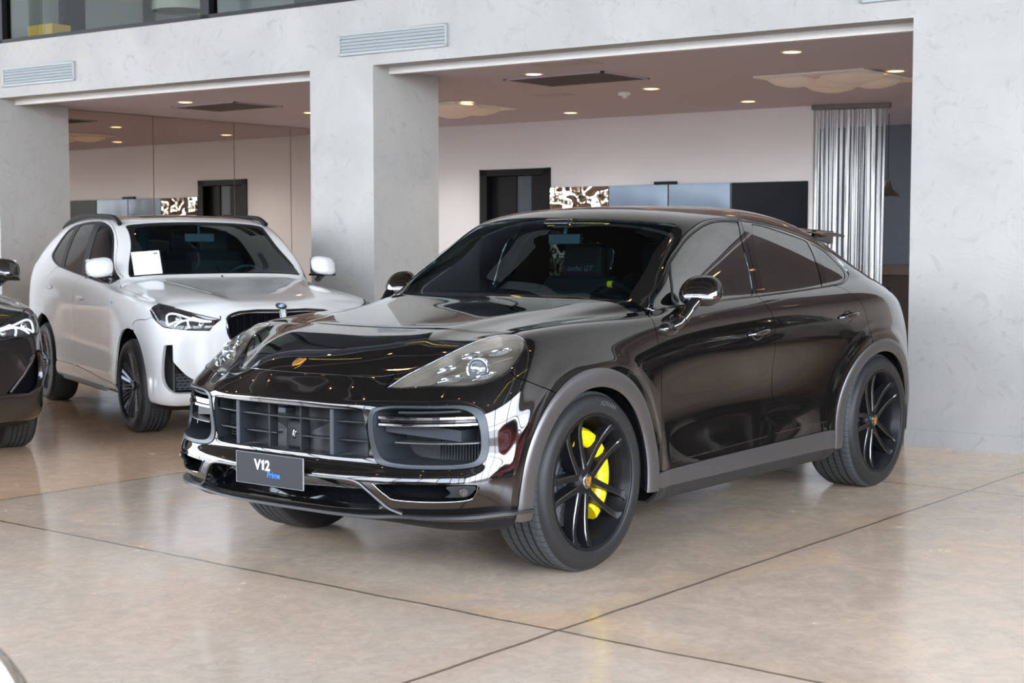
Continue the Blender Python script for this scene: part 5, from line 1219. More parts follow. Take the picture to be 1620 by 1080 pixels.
# wheels
sport_wheel(cay, 1.4475, .955, 1, True, 0, .285); sport_wheel(cay, 1.4475, -.955, -1, True, .3, .285)
sport_wheel(cay, -1.4475, .960, 1, False, radians(-8), .305, .389, True); sport_wheel(cay, -1.4475, -.960, -1, False, .7, .305, .389, True)
def car_b_net():
    S = []
    def st(low, up): S.append([tuple(map(float, p)) for p in low+up])
    def ext(l):
        a = np.array(l[-1]); b = np.array(l[-2]); d = a-b; d[2] *= .5; d[1] = min(d[1], -.03); return [tuple(a+d*(k+1)) for k in range(9)]
    zn = [.21,.255,.33,.43,.53,.63,.72,.79,.84,.88,.91,.935]
    xn = [2.02,2.10,2.14,2.155,2.16,2.165,2.17,2.17,2.168,2.16,2.15,2.13]
    def fr(dx, y, zs=zn, tw=(1.0,)*12): return [(x+d, y*t, z) for x,d,z,t in zip(xn, dx, zs, tw)]
    f = []
    f.append(fr([0]*12, 0)); f.append(fr([-.003]*12, .15)); f.append(fr([-.014]*12, .30))
    f.append(fr([-.035]*11+[-.03], .44, zn[:8]+[.83,.86,.88,.895])); f.append(fr([-.06]*12, .56, zn[:8]+[.825,.85,.87,.89]))
    f.append(fr([-.10]*11+[-.11], .68, zn[:8]+[.83,.865,.895,.92], (1,)*9+(.98,.96,.93)))
    f.append([(1.90,.76,.21),(1.99,.78,.255),(2.03,.79,.33),(2.045,.795,.43),(2.05,.80,.53),(2.05,.80,.63),(2.045,.80,.72),(2.035,.80,.80),(2.025,.795,.85),(2.01,.785,.895),(1.99,.765,.93),(1.96,.735,.955)])
    f.append([(1.82,.82,.22),(1.89,.865,.265),(1.93,.875,.34),(1.945,.88,.44),(1.945,.885,.54),(1.94,.885,.64),(1.93,.88,.73),(1.915,.875,.81),(1.90,.868,.865),(1.885,.855,.915),(1.865,.832,.955),(1.83,.79,.975)])
    f.append([(1.72,.84,.23),(1.76,.90,.275),(1.78,.908,.35),(1.785,.912,.46),(1.785,.914,.57),(1.78,.913,.67),(1.775,.910,.76),(1.765,.905,.84),(1.755,.895,.90),(1.745,.88,.95),(1.735,.857,.978),(1.70,.812,.99)])
    for l in f: st(l, ext(l))
    zs = [.235,.28,.36,.48,.60,.72,.82,.90,.965]
    M = [.82,.890,.900,.888,.880,.886,.897,.906,.908]; Wm = [.84,.905,.915,.918,.918,.917,.915,.911,.903]
    tab = {1.52:(Wm,(.888,.985),(.862,1.0),(.812,1.003)), 1.346:(Wm,(.890,.995),(.866,1.015),(.81,1.018)), 1.08:(Wm,(.893,1.01),(.872,1.035),(.80,1.04)),
      .82:(M,(.898,1.02),(.880,1.05),(.79,1.065)), .55:(M,(.902,1.03),(.888,1.065),(.858,1.085)), .28:(M,(.903,1.035),(.890,1.075),(.862,1.102)),
      0:(M,(.904,1.04),(.891,1.085),(.863,1.125)), -.35:(M,(.905,1.05),(.891,1.10),(.862,1.15)), -.75:(M,(.906,1.06),(.890,1.12),(.860,1.18)),
      -1.15:(Wm,(.908,1.07),(.892,1.13),(.856,1.21)), -1.5:(Wm,(.906,1.07),(.888,1.14),(.848,1.235)), -1.85:(Wm,(.893,1.07),(.87,1.15),(.835,1.25)), -2.1:([.76,.84,.85,.86,.865,.868,.868,.866,.862],(.855,1.05),(.84,1.13),(.81,1.21))}
    up = {.82:[(.80,.765,1.10),(.79,.73,1.12),(.80,.68,1.13),(.81,.63,1.137),(.82,.57,1.142),(.83,.44,1.146),(.835,.30,1.148),(.84,.15,1.149),(.84,0,1.15)],
      .55:[(.555,.85,1.10),(.57,.84,1.125),(.60,.82,1.15),(.63,.785,1.19),(.655,.735,1.21),(.68,.58,1.225),(.70,.39,1.232),(.71,.20,1.236),(.71,0,1.238)],
      .28:[(.285,.855,1.12),(.30,.832,1.20),(.34,.80,1.29),(.38,.745,1.385),(.41,.68,1.405),(.435,.54,1.42),(.455,.37,1.43),(.465,.18,1.436),(.47,0,1.438)],
      0:[(.0,.858,1.14),(.02,.825,1.27),(.06,.775,1.42),(.10,.715,1.535),(.135,.645,1.575),(.165,.51,1.595),(.19,.35,1.605),(.20,.18,1.61),(.205,0,1.612)],
      -.35:[(-.35,.858,1.165),(-.345,.820,1.31),(-.33,.765,1.47),(-.30,.70,1.585),(-.25,.625,1.622),(-.20,.5,1.635),(-.17,.34,1.645),(-.15,.17,1.65),(-.15,0,1.652)],
      -.75:[(-.75,.855,1.195),(-.75,.815,1.33),(-.75,.76,1.48),(-.74,.695,1.59),(-.72,.62,1.632),(-.70,.5,1.647),(-.70,.34,1.657),(-.7,.17,1.662),(-.7,0,1.664)],
      -1.15:[(-1.15,.85,1.225),(-1.15,.81,1.35),(-1.15,.755,1.48),(-1.15,.69,1.575),(-1.15,.615,1.622),(-1.15,.5,1.64),(-1.15,.34,1.65),(-1.15,.17,1.655),(-1.15,0,1.657)],
      -1.5:[(-1.5,.842,1.25),(-1.5,.805,1.35),(-1.5,.75,1.455),(-1.5,.688,1.54),(-1.5,.615,1.59),(-1.5,.5,1.615),(-1.5,.34,1.625),(-1.5,.17,1.63),(-1.5,0,1.632)],
      -1.85:[(-1.85,.828,1.262),(-1.83,.795,1.33),(-1.80,.745,1.41),(-1.78,.69,1.475),(-1.77,.62,1.535),(-1.87,.5,1.575),(-1.88,.34,1.59),(-1.88,.17,1.595),(-1.88,0,1.597)],
      -2.1:[(-2.08,.80,1.225),(-2.04,.775,1.28),(-2.00,.735,1.34),(-1.97,.69,1.39),(-1.96,.62,1.445),(-2.00,.5,1.485),(-2.07,.34,1.50),(-2.07,.17,1.505),(-2.07,0,1.507)]}
    for x in tab:
        ys, a, b, c = tab[x]
        low = [(x,y,z) for y,z in zip(ys, zs)]+[(x,*a),(x,*b),(x,*c)]
        st(low, up[x] if x in up else ext(low))
    def tail(x, k, top): 
        zz = [.27,.31,.38,.48,.60,.72,.82,.90,.965,1.03,1.09,1.15]
        return [(x-(.03 if 0 < i < 9 else 0)-.0*i, .80*k if i else .74*k, z) for i, z in enumerate(zz)], [(x+.02+.012*i, (.78-.03*i)*k if i < 5 else (.66-(i-4)*.165)*k, 1.16+.005*i+top*i) for i in range(9)]
    for x, k, tp in ((-2.24,.99,.012),(-2.29,.72,.010),(-2.31,.36,.009),(-2.315,0,.009)): st(*tail(x, k, tp))
    return sharpen(np.array(S))
# ------------------------------------------------------------------ the white suv and the dark suv at the left
NB = Surf(car_b_net())
M_winblk = mat('dark_window_film', (.004,.004,.005), .04, 0, 0, 0, spec=.10)
M_whiterim = mat('machined_bicolour', (.60,.58,.56), .25, .9)
FB = (1.355,.355); RB = (-1.36,.355)
def mb_smooth(p, **k): return smooth_poly(p, **k)
DLOB = mb_smooth([(12.72,11.75),(12.72,14.0),(14.3,15.25),(15.3,15.35),(16.17,15.25),(17.37,14.98),(17.97,14.6),(18.24,13.95),(18.50,13.2),(18.60,12.55),(18.02,12.0),(17.48,11.72),(16.22,11.62),(14.93,11.6),(14.17,11.5)], corners=(0,), n=4)
PF = mb_smooth([(12.95,11.9),(12.95,13.9),(14.2,14.95),(14.9,15.08),(15.62,14.95),(15.35,13.4),(15.12,11.82),(14.17,11.75)], corners=(0,4,6), n=4)
PR = mb_smooth([(15.62,11.84),(15.78,13.3),(16.05,14.95),(16.9,14.85),(17.10,14.72),(17.18,13.1),(17.15,11.95),(16.3,11.85)], corners=(0,2,4,6), n=4)
PQ = mb_smooth([(17.42,12.02),(17.45,13.1),(17.42,14.62),(17.9,14.3),(18.15,13.7),(18.36,13.05),(18.42,12.6),(17.95,12.2)], corners=(0,2), n=4)
DGB = smooth_poly([(11.9,-1),(12.0,1.6),(12.38,2.31),(12.45,4.12),(12.13,6.46),(11.98,8.28),(12.13,10.78),(12.3,11.6)], closed=False, n=3)
BGB = smooth_poly([(15.72,15.6),(15.5,13.4),(15.45,11.69),(15.82,9.08),(15.90,7.73),(16.1,5.5),(16.2,3.78),(15.97,2.89),(15.45,1.9)], closed=False, n=3)
RGB = smooth_poly([(17.30,15.4),(17.30,13.0),(17.28,12.1),(17.62,11.61),(18.24,9.49),(18.70,7.68),(18.7,6.0)], closed=False, n=3)
FDB = np.concatenate([DGB, arr((12.45,12.5),(12.6,14.4),(14.0,15.55),(15.3,15.65)), BGB, arr((13,1.75))])
RDB = np.concatenate([BGB[::-1], arr((16.4,15.55)), RGB, arr((18.7,2.0),(17.5,2.2),(16.5,2.1))])
WSB = mb_smooth([(12.42,14.6),(12.9,15.9),(13.7,16.45),(14.5,16.5),(14.90,16.4),(14.93,17.5),(14.95,19),(14.95,22),(12.3,22),(12.3,18),(12.3,15.4)], corners=(0,4,7,8,10), n=4)
WSI = mb_smooth([(12.62,15.2),(13.0,16.2),(13.7,16.75),(14.4,16.8),(14.68,16.9),(14.72,17.8),(14.74,19),(14.74,22),(12.45,22),(12.45,18),(12.48,16.0)], corners=(4,7,8), n=4)
HLB = mb_smooth([(7.45,10.75),(7.74,8.89),(7.28,8.05),(6.56,7.29),(6.07,7.19),(3.91,7.09),(3.21,9.5),(4.95,10.75),(6.3,10.9)], corners=(0,5,6), n=4)
KG = mb_smooth([(.16,10.6),(2.2,10.7),(2.72,10.2),(2.88,8.98),(2.85,6.72),(2.4,5.9),(.6,5.7),(.16,6.3)], corners=(0,7), n=4)
INB = mb_smooth([(6.0,5.68),(6.38,5.60),(6.54,5.3),(6.70,3.13),(6.1,2.23),(5.0,2.1),(3.2,2.1),(3.2,2.5),(4.94,3.18),(6.0,4.41)], corners=(0,6,7,9), n=4)
INL = mb_smooth([(-1,3.9),(2.4,3.9),(2.9,3.2),(2.9,2.2),(-1,2.2)], corners=(0,4), n=3)
def light_wheel(car, x, y, side, R_=.352):
    root = bpy.data.objects.new('wheel', None); link(root, car); root.location = (x,y,R_-.003); root.rotation_euler = (0,0,0 if side > 0 else pi)
    build_tyre(root, R_, .256, .245)
    mb = MB(); mb.lathe([(.256,-.018),(.264,-.008),(.262,-.003),(.250,-.006),(.243,-.022),(.236,-.05),(.230,-.12),(.25,-.225),(.256,-.235)], 56, axis=1); rim = mb.build('rim', M_rim, root, sharp=60)
    mb = MB()
    for k in range(5):
        c = radians(90+72*k)
        for sg in (-1,1):
            arm(mb, [(.03,c+sg*.5,-.045),(.10,c+sg*.10,-.038),(.245,c+sg*radians(6.2),-.012)], [.010,.024,.034], [.03,.04,.03], None, M_whiterim if False else M_spokeface)
            arm(mb, [(.03,c+sg*.9,-.05),(.12,c+sg*radians(21),-.042),(.246,c+sg*radians(22),-.014)], [.012,.010,.010], [.03,.035,.03], M_whiterim, M_rim)
            arm(mb, [(.03,c+sg*1.1,-.05),(.12,c+sg*radians(32),-.042),(.246,c+sg*radians(30),-.014)], [.012,.010,.010], [.03,.035,.03], M_whiterim, M_rim)
    mb.build('spokes', None, rim)
    mb = MB(); mb.lathe([(0,-.036),(.028,-.037),(.034,-.042),(.05,-.055),(.055,-.10)], 32, axis=1); hub = mb.build('hub', M_rim, root, sharp=50)
    roundel(root, Matrix(((-1,0,0,0),(0,0,1,-.0355),(0,1,0,0),(0,0,0,1))), .026, 'centre_cap')
    mb = MB(); mb.lathe([(.08,-.12),(.175,-.12),(.175,-.145)], 48, axis=1, smooth=False); mb.build('brake_disc', M_disc, root)
    mb = MB(); mb.lathe([(0,-.17),(.23,-.17)], 32, axis=1); mb.build('wheel_back', M_liner, root)
M_spokeface = mat('blue_grey_spoke_face', (.17,.20,.25), .22, .8)
M_badgeblue = mat('badge_blue', (.02,.28,.62), .3, 0, 1); M_badgewhite = mat('badge_white', (.85,.85,.85), .3, 0, 1)
def roundel(parent, Mx, r, name='hood_badge'):
    mb = MB()
    def put(vs, fs): mb.add([Mx @ Vector(v) for v in vs], fs)
    n = 32
    mb.use(M_badgeblk); put([(r*cos(2*pi*k/n), r*sin(2*pi*k/n), .003) for k in range(n)]+[(r*cos(2*pi*k/n), r*sin(2*pi*k/n), -.002) for k in range(n)], [tuple(range(n))]+[(k,(k+1)%n,n+(k+1)%n,n+k) for k in range(n)])
    mb.use(M_chrome); q = r*.66
    put([(q*cos(2*pi*k/n), q*sin(2*pi*k/n), .0034) for k in range(n)], [tuple(range(n))])
    for i in range(4):
        mb.use(M_badgeblue if i % 2 else M_badgewhite); a0 = pi/2*i; put([(0,0,.0040)]+[(q*.93*cos(a0+pi/2*k/8), q*.93*sin(a0+pi/2*k/8), .0040) for k in range(9)], [tuple(range(10))])
    return mb.build(name, None, parent)
def suv(paint, O, head, label, dark=False):
    car = empty('parked_suv', (O[0],O[1],0), head, label=label, cat='car')
    def pr_(R_, name, m, sides=(1,-1), **k): return [build_panel(R_, name, m, k.get('par', car), s_, **{a:b for a,b in k.items() if a != 'par'}) for s_ in sides]
    fF = lambda V: arch_d(V, FB, .432, .425); fR = lambda V: arch_d(V, RB, .432, .425); RES = (.11,.16)
    SL = arr((10,-1),(11.2,1.5),(12.9,1.75),(15.5,2.2),(17,2.25),(18.2,2.25),(18.6,-1))
    body = build_panel(region(NB, (11.7,25,.5,20), (.12,.18), exc=[FDB, RDB, DLOB, WSB, SL, arr((10,9.5),(10,13),(12.0,13),(12.3,10)), arr((10,-1),(10,13),(11.7,13),(12.0,-1)), arr((18.9,16.3),(18.9,22),(21.2,22),(21.2,16.3)), arr((15.4,17.6),(18.0,17.6),(18.0,22),(15.4,22))], fns=[fR], gap=.0016), 'body_shell', paint, car, both=True)
    build_panel(region(NB, (15.4,18.0,17.6,20), (.2,.3), gap=.001), 'sunroof', M_black, car, both=True, depth=0, offset=.001)
    build_panel(region(NB, (18.9,21.2,16.3,20), (.2,.3), gap=.001), 'rear_window', M_winblk, car, both=True, depth=0, offset=-.002)
    inb = [HLB, KG, INL] + ([INB] if not dark else [IND])
    SE = [(7.3,8.3),(8.0,7.3),(9.4,6.0)]
    fenP = np.array([(3.2,12.5),(3.2,9.5),(5,9.5),(7.2,8.9)]+SE+[(9.4,-1)]+[tuple(t) for t in DGB]+[(12.2,12.5)])
    bumP = np.array([(-1,.8),(-1,12),(3.1,12),(3.2,9.4),(5,9),(7.0,8.6)]+SE+[(9.4,.8)])
    bum = build_panel(region(NB, (0,9.2,.5,11), (.09,.13), inc=[bumP], exc=inb, fns=[fF]), 'front_bumper', paint, car, both=True, depth=.03)
    build_panel(region(NB, (0,9.2,0,.9), (.2,.2), fns=[fF]), 'lower_valance', M_trimblk, car, both=True, depth=0)
    pr_(region(NB, (3.0,12.5,.5,11), RES, inc=[fenP], exc=[HLB, SL], fns=[fF]), 'fender', paint)
    fd = pr_(region(NB, (11.8,16.3,1.2,15.8), RES, inc=[FDB], exc=[DLOB, SL]), 'front_door', paint)
    rd = pr_(region(NB, (15.3,18.8,1.2,15.8), RES, inc=[RDB], exc=[DLOB, SL], fns=[fR]), 'rear_door', paint)
    pr_(region(NB, (12.3,18.8,11.2,15.6), RES, inc=[DLOB], exc=[PF,PR,PQ], gap=.0005), 'window_surround', M_blackfr, offset=.002, depth=.006)
    for P_, bx, dd in ((PF,(12.6,15.8,11.4,15.3),fd),(PR,(15.4,17.3,11.4,15.3),rd)):
        R_ = region(NB, bx, RES, inc=[P_], gap=.0)
        for s_, d_ in zip((1,-1), dd): build_panel(R_, 'side_window', M_winblk, d_, s_, offset=-.002, depth=0)
    pr_(region(NB, (17.3,18.6,11.4,15), RES, inc=[PQ], gap=0), 'quarter_window', M_winblk, offset=-.002, depth=0)
    pr_(region(NB, (11.0,18.7,.4,2.4), (.15,.12), inc=[SL], fns=[fF,fR], gap=.001), 'side_skirt', paint, offset=.004)
    rail(NB, [(13.0,.85),(14,.85),(15,.85),(16,.85),(17,.9)], .022, 'running_board', M_whitetrim if not dark else M_satin_d, car, off=-.01, flat=2.0)
    build_panel(region(NB, (12.3,15,14.2,20), (.15,.25), inc=[WSI], gap=0), 'windscreen', G_wind, car, both=True, offset=-.006, depth=0)
    build_panel(region(NB, (12.3,15,14.2,20), (.12,.18), inc=[WSB], exc=[WSI], gap=.0006), 'windscreen_border', M_blackfr, car, both=True, offset=-.004, depth=.0)
    Rl = region(NB, (12.6,21,11.8,20), (.3,.5), exc=[WSB], gap=.0); build_panel(Rl, 'cabin_lining', M_intr, car, both=True, offset=-.03, depth=0)
    # hood
    nb, na = 24, 50; HU = 3.1; b = np.linspace(0,1,nb+1); a = np.linspace(0,1,na+1)
    Cf = NB.pts(np.stack([HU*b, np.full_like(b, 11.)], 1)); su = HU+(12-HU)*a; Cs = NB.pts(np.stack([su, np.full_like(su, 11.)], 1))
    rv = 20-9*b; Cr = NB.pts(np.stack([np.full_like(rv, 12.), rv], 1))
    s_ = (Cs[0,0]-Cs[:,0])/(Cs[0,0]-Cs[-1,0]); xs = Cf[0,0]-(Cf[0,0]-Cr[0,0])*s_
    cz = np.interp(-xs, -np.array([Cf[0,0],2.10,2.03,1.9,1.7,1.45,1.2,1.0,Cr[0,0]]), [Cf[0,2],.965,.99,1.015,1.045,1.078,1.108,1.13,Cr[0,2]])
    for _ in range(8): cz[1:-1] = (cz[:-2]+2*cz[1:-1]+cz[2:])/4
    Cc = np.stack([xs, 0*xs, cz], 1); Bq = (b**1.9)[None,:,None]; Ai = s_[:,None,None]
    S = (1-Bq)*Cc[:,None]+Bq*Cs[:,None]+(1-Ai)*Cf[None]+Ai*Cr[None]-((1-Ai)*((1-Bq)*Cf[0]+Bq*Cf[-1])+Ai*((1-Bq)*Cr[0]+Bq*Cr[-1]))
    y = S[...,1]; t = s_[:,None]; yr = .30+.24*t; k = 1/(1+np.exp((y-yr)/.018)); w = np.sin(pi*np.clip(t,0,1))**.6*np.clip((1-b[None])*6,0,1); S[...,2] += -.016*w*k+.006*w
    hd = grid_to_panel(S, 'hood', paint, car)
    j = np.argmin(abs(S[:,0,0]-2.11)); p = Vector(S[j,0]); q_ = Vector(S[j+4,0]); uy = (q_-p).normalized(); uy = uy if uy.z > 0 else -uy; ux = Vector((0,1,0)); uz = ux.cross(uy); uz = uz if uz.z > 0 else -uz; c = p+uz*.003
    roundel(hd, Matrix(((ux.x,uy.x,uz.x,c.x),(ux.y,uy.y,uz.y,c.y),(ux.z,uy.z,uz.z,c.z),(0,0,0,1))), .041)
    # grille, intakes
    def cav(poly, d_, name, m, sides=(1,-1)):
        P = NB.pts(np.clip(poly, [0,0], [24,20])); n = len(P)
        for s_ in sides:
            V = []
            for p in P: V += [(p[0]-.002, p[1]*s_, p[2]), (p[0]-d_, p[1]*s_*.98, p[2])]
            mb = MB(); mb.add(V, [(2*i,2*((i+1)%n),2*((i+1)%n)+1,2*i+1) for i in range(n) if not (poly[i][0] < 1e-6 and poly[(i+1)%n][0] < 1e-6)], True)
            mb.add([V[2*i+1] for i in range(n)]+[(P[:,0].mean()-d_, P[:,1].mean()*s_, P[:,2].mean())], [(i,(i+1)%n,n) for i in range(n)]); mb.build(name, m, car, sharp=50)
    cav(KG, .06, 'grille_back', M_liner); cav(INL, .06, 'lower_grille_back', M_liner)
    for s_ in (1,-1):
        g = bpy.data.objects.new('kidney_grille', None); link(g, car)
        P = NB.pts(np.clip(KG,[0,0],[24,20])); mb = MB(); mb.tube([(p[0]+.004,p[1]*s_,p[2]) for p in P[::2]], .009, 8, closed=True); mb.build('grille_frame', M_black, g)
        for k in range(1,8):
            yv = .03+k*.052; 
            if yv < .42: mb = MB(); mb.span((2.095,s_*yv-.006,.665),(2.135-.05*yv,s_*yv+.006,.90)); mb.build('grille_bar', M_black, g)
    if not dark:
        cav(INB, .09, 'intake_back', M_trimblk)
        for s_ in (1,-1):
            g = bpy.data.objects.new('side_intake', None); link(g, car)
            mb = MB(); t_ = np.linspace(0,1,8)[:,None]; uv = np.array((5.75,2.35))*(1-t_)+np.array((3.5,2.35))*t_; P = NB.pts(uv)
            V = []
            for p in P: V += [(p[0]-.035,p[1]*s_,p[2]),(p[0]-.035,p[1]*s_,p[2]+.115)]
            mb.add(V, [(2*i,2*i+2,2*i+3,2*i+1) for i in range(7)]); mesh_ = mb.build('mesh_panel', mat('intake_mesh', (.035,.042,.05), .5), g)
            for r_ in range(5):
                for i in range(7):
                    p = P[i]*.5+P[i+1]*.5; mb = MB() if (r_ == 0 and i == 0) else mb; mb.box((p[0]-.030,p[1]*s_+.012*((r_%2)*2-1),p[2]+.012+r_*.023), (.006,.030,.008), rz=-.35*s_)
            mb.build('mesh_ribs', M_trimblk, mesh_)
            mb = MB(); P = NB.pts(arr((5.85,4.9),(5.9,2.3))); mb.tube([(p[0]-.02,p[1]*s_,p[2]) for p in P], .012, 8); P = NB.pts(arr((5.75,4.15),(4.9,3.4),(4.4,2.95))); mb.tube([(p[0]-.012,p[1]*s_,p[2]) for p in P], .010, 8); mb.build('intake_blade', M_black, g)
    else:
        cav(IND, .10, 'intake_back', M_liner)
        for s_ in (1,-1):
            mb = MB(); P = NB.pts(arr((4.6,3.2),(5.3,4.2),(5.8,5.1),(6.0,5.6))); mb.tube([(p[0]+.002,p[1]*s_,p[2]) for p in P], .010, 8); mb.build('intake_blade', M_dkchrome, car)
            mb = MB(); P = NB.pts(arr((3.0,2.9),(4.6,3.0),(5.6,2.95),(6.6,3.3),(7.0,4.2))); mb.tube([(p[0]+.0,p[1]*s_,p[2]) for p in P], .012, 8); mb.build('intake_lip', M_darkcar, car)
    # lamps
    Rh = region(NB, (3.0,8.0,6.8,11), (.08,.1), inc=[HLB], gap=.002); Rb = region(NB, (3.0,8.0,6.8,11), (.16,.2), inc=[HLB], gap=.003)
    for s_ in (1,-1):
        hl = bpy.data.objects.new('headlamp', None); link(hl, car)
        build_panel(Rh, 'lamp_cover', G_lamp, hl, s_, depth=0); build_panel(Rb, 'lamp_housing', mat('dark_lamp_housing', (.06,.06,.065), .3, .5), hl, s_, offset=-.045, depth=-.044)
        rail(NB, HLB[::4], .0045, 'lamp_seal', M_rubdull, hl, closed=True, sides=(s_,))
        for pts in ([(5.05,9.7),(6.0,9.85),(6.45,9.1),(6.35,7.6)],[(6.3,7.6),(5.85,8.3),(5.45,8.9)],[(5.0,7.55),(5.15,9.0),(4.9,10.2)],[(5.9,7.6),(5.2,9.1),(4.4,9.4),(3.75,9.5)],[(4.95,10.1),(4.3,9.9),(3.7,9.75)]):
            P = NB.pts(smooth_poly(pts, closed=False, n=3)); N_ = NB.nrm(smooth_poly(pts, closed=False, n=3)); P = P-N_*.018
            mb = MB(); mb.tube([(p[0],p[1]*s_,p[2]) for p in P], .0075, 8); mb.build('daytime_light', M_drlw, hl)
        for u_, v_ in ((4.35,8.3),(5.7,8.95)):
            p = NB.pts([(u_,v_)])[0]; n_ = NB.nrm([(u_,v_)])[0]; p = p-n_*.028; mb = MB(); mb.ball((p[0],p[1]*s_,p[2]), .024, 16, 10); mb.build('projector_lens', M_lampclr, hl)
    # mirrors, rails, handles
    for s_ in (1,-1):
        t = bpy.data.objects.new('door_mirror', None); link(t, car); mc = (.675,.945*s_,1.225)
        mb = MB(); mb.ball((0,0,0), 1, 28, 18); V = []
        for x,y,z in mb.v:
            q = (abs(x)**3+abs(y)**3+abs(z)**3)**(-1/3); x,y,z = x*q,y*q,z*q; V.append((mc[0]+x*(.085 if x > 0 else .04)*(1-.25*abs(y))-.02*z, mc[1]+y*.105, mc[2]+z*.078-.012*y*s_))
        mb.v = V; mb.build('mirror_cap', paint, t, sharp=60)
        mb = MB(); mb.tube([(.73,.875*s_,1.11),(.71,.90*s_,1.125),(.68,.93*s_,1.15)], [.03,.03,.04], 12, flat=.6); mb.box((.665,.945*s_,1.150),(.13,.19,.018)); mb.build('mirror_base', M_black, t)
        mb = MB(); mb.box((.632,.945*s_,1.225),(.004,.19,.13)); mb.build('mirror_glass', M_dkchrome, t)
    mb = MB()
    P = [(.17,.635,1.575),(.06,.632,1.612),(-.1,.63,1.634),(-.7,.63,1.652),(-1.2,.625,1.642),(-1.55,.62,1.598),(-1.72,.62,1.55)]
    for s_ in (1,-1): rr_ = MB(); rr_.tube([(x,y*s_,z) for x,y,z in smooth_poly(P, closed=False, n=5)], .020, 10); rr_.build('roof_rail', M_blackfr, car)
    for (u_, v_, dd) in ((15.2,7.95,fd),(17.95,8.6,rd)):
        for s_, d_ in zip((1,-1), dd):
            p = NB.pts([(u_,v_)])[0]; n_ = NB.nrm([(u_,v_)])[0]; mb = MB(); mb.ball((0,0,0), (.105,.012,.020), 20, 10); mb.v = [(p[0]+x, (p[1]+n_[1]*.008+y)*s_, p[2]+z) for x,y,z in mb.v]; mb.build('door_handle', paint, d_)
    if not dark:
        p = NB.pts([(11.76,7.91)])[0]
        for s_ in (1,-1):
            mk = MB(); mk.box((p[0],(p[1]+.002)*s_,p[2]),(.052,.004,.024)); mk_ = mk.build('fender_mark', M_whitetrim, car); vs, fs = text_geo('M', .030, .0008, .25*s_, 'CENTER', .001)
            mk = MB(); mk.add([(p[0]-x*s_, (p[1]+.0045+z)*s_, p[2]-.011+y) for x,y,z in vs], fs); mk.build('mark_letter', M_badgeblue, mk_)
    # underbody, liners, cabin
    mb = MB(); mb.span((-2.05,-.6,.2),(1.9,.6,.62)); mb.span((-.86,-.80,.24),(.86,.80,.6)); mb.build('underbody', M_liner, car)
    for xc in (1.355,-1.355):
        for s_ in (1,-1):
            V = []; n = 16
            for i in range(n+1):
                a_ = pi*i/n*1.1-.05*pi
                for y_ in (.58,.885): V.append((xc+.42*cos(a_), y_*s_, .352+.415*sin(a_)))
            mb = MB(); mb.add(V, [(2*i,2*i+1,2*i+3,2*i+2) for i in range(n)], True); mb.add([(xc+.42*cos(pi*i/n), .58*s_, .352+.415*sin(pi*i/n)) for i in range(n+1)]+[(xc,.58*s_,.2)], [tuple(range(n+2))]); mb.build('wheel_liner', M_liner, car)
    mb = MB(); mb.span((-1.9,-.78,.58),(.9,.78,.66)); mb.span((-1.9,-.80,.6),(.7,-.78,1.08)); mb.span((-1.9,.78,.6),(.7,.80,1.08)); mb.build('cabin_floor', M_intr, car)
    mb = MB(); mb.prism([(.86,.95),(.84,1.10),(.66,1.115),(.48,1.11),(.40,1.03),(.40,.8)], 1, -.74, .74); mb.build('dashboard', M_intr, car, bevel=.015)
    if not dark:
        for x_, y_ in ((-.1,.36),(-.1,-.36),(-.9,.36),(-.9,-.36)): car_seat(car, x_, y_, z=.66)
        mb = MB(); c = Vector((.36,.36,1.06)); ax = Vector((.9,0,-.42)).normalized(); a_ = Vector((0,1,0)); b_ = ax.cross(a_); mb.tube([c+a_*cos(q*2*pi/28)*.185+b_*sin(q*2*pi/28)*.185 for q in range(28)], .014, 8, closed=True); mb.tube([c-a_*.17,c,c+a_*.17], .013, 8); mb.build('steering_wheel', M_hubgrey, car)
        mb = MB(); mb.box((.28,0,1.46),(.03,.25,.07)); mb.tube([(.28,0,1.47),(.26,0,1.57)], .01, 8); mb.build('rear_view_mirror', M_hubgrey, car, bevel=.008)
    for x_ in (1.346,-1.346):
        for s_ in (1,-1): light_wheel(car, x_, .918*s_, s_)
    return car
IND = mb_smooth([(4.3,3.0),(5.3,4.3),(5.9,5.3),(6.3,5.9),(6.7,5.6),(6.8,4.5),(6.6,3.5),(5.6,3.0)], corners=(0,), n=4)
M_drlw = mat('white_light_tube', (.8,.85,.9), .2, .2, emis=(.9,.95,1), emis_s=.5)
bw = suv(M_white, (-1.676,-5.460), radians(68.4), 'white suv with black roof rails parked behind the dark coupe, paper sheet in its windscreen')
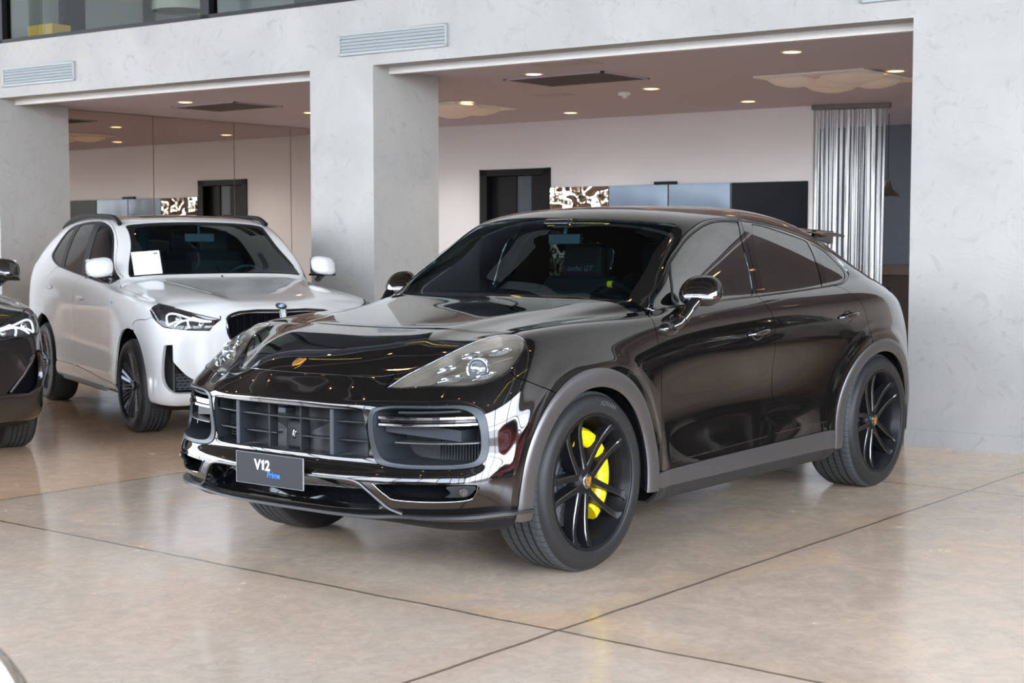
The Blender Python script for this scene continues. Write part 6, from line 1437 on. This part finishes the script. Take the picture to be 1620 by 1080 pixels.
# paper sheet on its dash
M4 = Matrix.Translation((-1.676,-5.460,0)) @ Matrix.Rotation(radians(68.4), 4, 'Z')
c4 = [Vector(p) for p in ((.530,-.650,1.342),(.562,-.430,1.358),(.797,-.476,1.178),(.756,-.690,1.164))]
ctr = sum(c4, Vector())/4; nn = (c4[1]-c4[0]).cross(c4[3]-c4[0]).normalized(); nn = nn if nn.x > 0 else -nn
pp = empty('price_sheet', M4 @ ctr, radians(68.4), label='white printed sheet on the windscreen of the white suv', cat='paper')
mb = MB(); mb.add([c-ctr for c in c4]+[c-ctr-nn*.0012 for c in c4], [(0,1,2,3),(7,6,5,4),(0,4,5,1),(1,5,6,2),(2,6,7,3),(3,7,4,0)]); mb.build('sheet', M_paper, pp)
mb = MB(); ex = c4[1]-c4[0]; ey = c4[3]-c4[0]
def onp(a, b, h=.0008): return c4[0]+ex*a+ey*b-ctr+nn*h
mb.add([onp(.78,.08),onp(.93,.08),onp(.93,.16),onp(.78,.16)], [(0,1,2,3)]); mb.build('sheet_mark', M_ink, pp)
mb = MB(); mb.use(mat('ink_pale', (.55,.57,.62), .6))
for i, (a0, a1) in enumerate(((.10,.55),(.08,.86),(.08,.80),(.08,.86),(.08,.60),(.08,.82),(.08,.35))):
    b0 = .30+i*.085; mb.add([onp(a0,b0),onp(a1,b0),onp(a1,b0+.014),onp(a0,b0+.014)], [(0,1,2,3)])
mb.build('sheet_text', None, pp)
# dark suv cut by the left edge of the picture
DH = radians(70.0); DO = Vector((.588,-4.476,0))-Matrix.Rotation(DH, 3, 'Z') @ Vector((1.40,.915,0))
dk = suv(M_darkcar, (DO.x,DO.y), DH, 'dark brown suv cut by the left edge of the picture, only its front corner showing', dark=True)
# ------------------------------------------------------------------ further parked cars: one white corner in the picture, two seen in the paint
index_children()
def repaint(o, a, b):
    for q in CHILD.get(o.name, []): pass
def copy_car(src, loc, rz, label, swap=None):
    c = copy_tree(src); c.location = (loc[0], loc[1], 0); c.rotation_euler = (0,0,rz); c['label'] = label
    if swap:
        bpy.context.view_layer.update()
        for q in c.children_recursive:
            if q.type == 'MESH':
                for sl in q.material_slots:
                    if sl.material == swap[0]: sl.link = 'OBJECT'; sl.material = swap[1]
    return c
HW = radians(110); PW = Vector((5.70,3.10,0))-Matrix.Rotation(HW, 3, 'Z') @ Vector((2.0,.80,0))
copy_car(bw, (PW.x,PW.y), HW, 'white car at the bottom left corner, only a sliver of its nose showing')
copy_car(bw, (-.6,7.2), radians(-150), 'red suv beyond the right edge, seen only reflected in the paint', (M_white, M_red))
copy_car(dk, (-5.2,4.6), radians(-20), 'dark suv beyond the right pillar, seen only reflected in the paint')
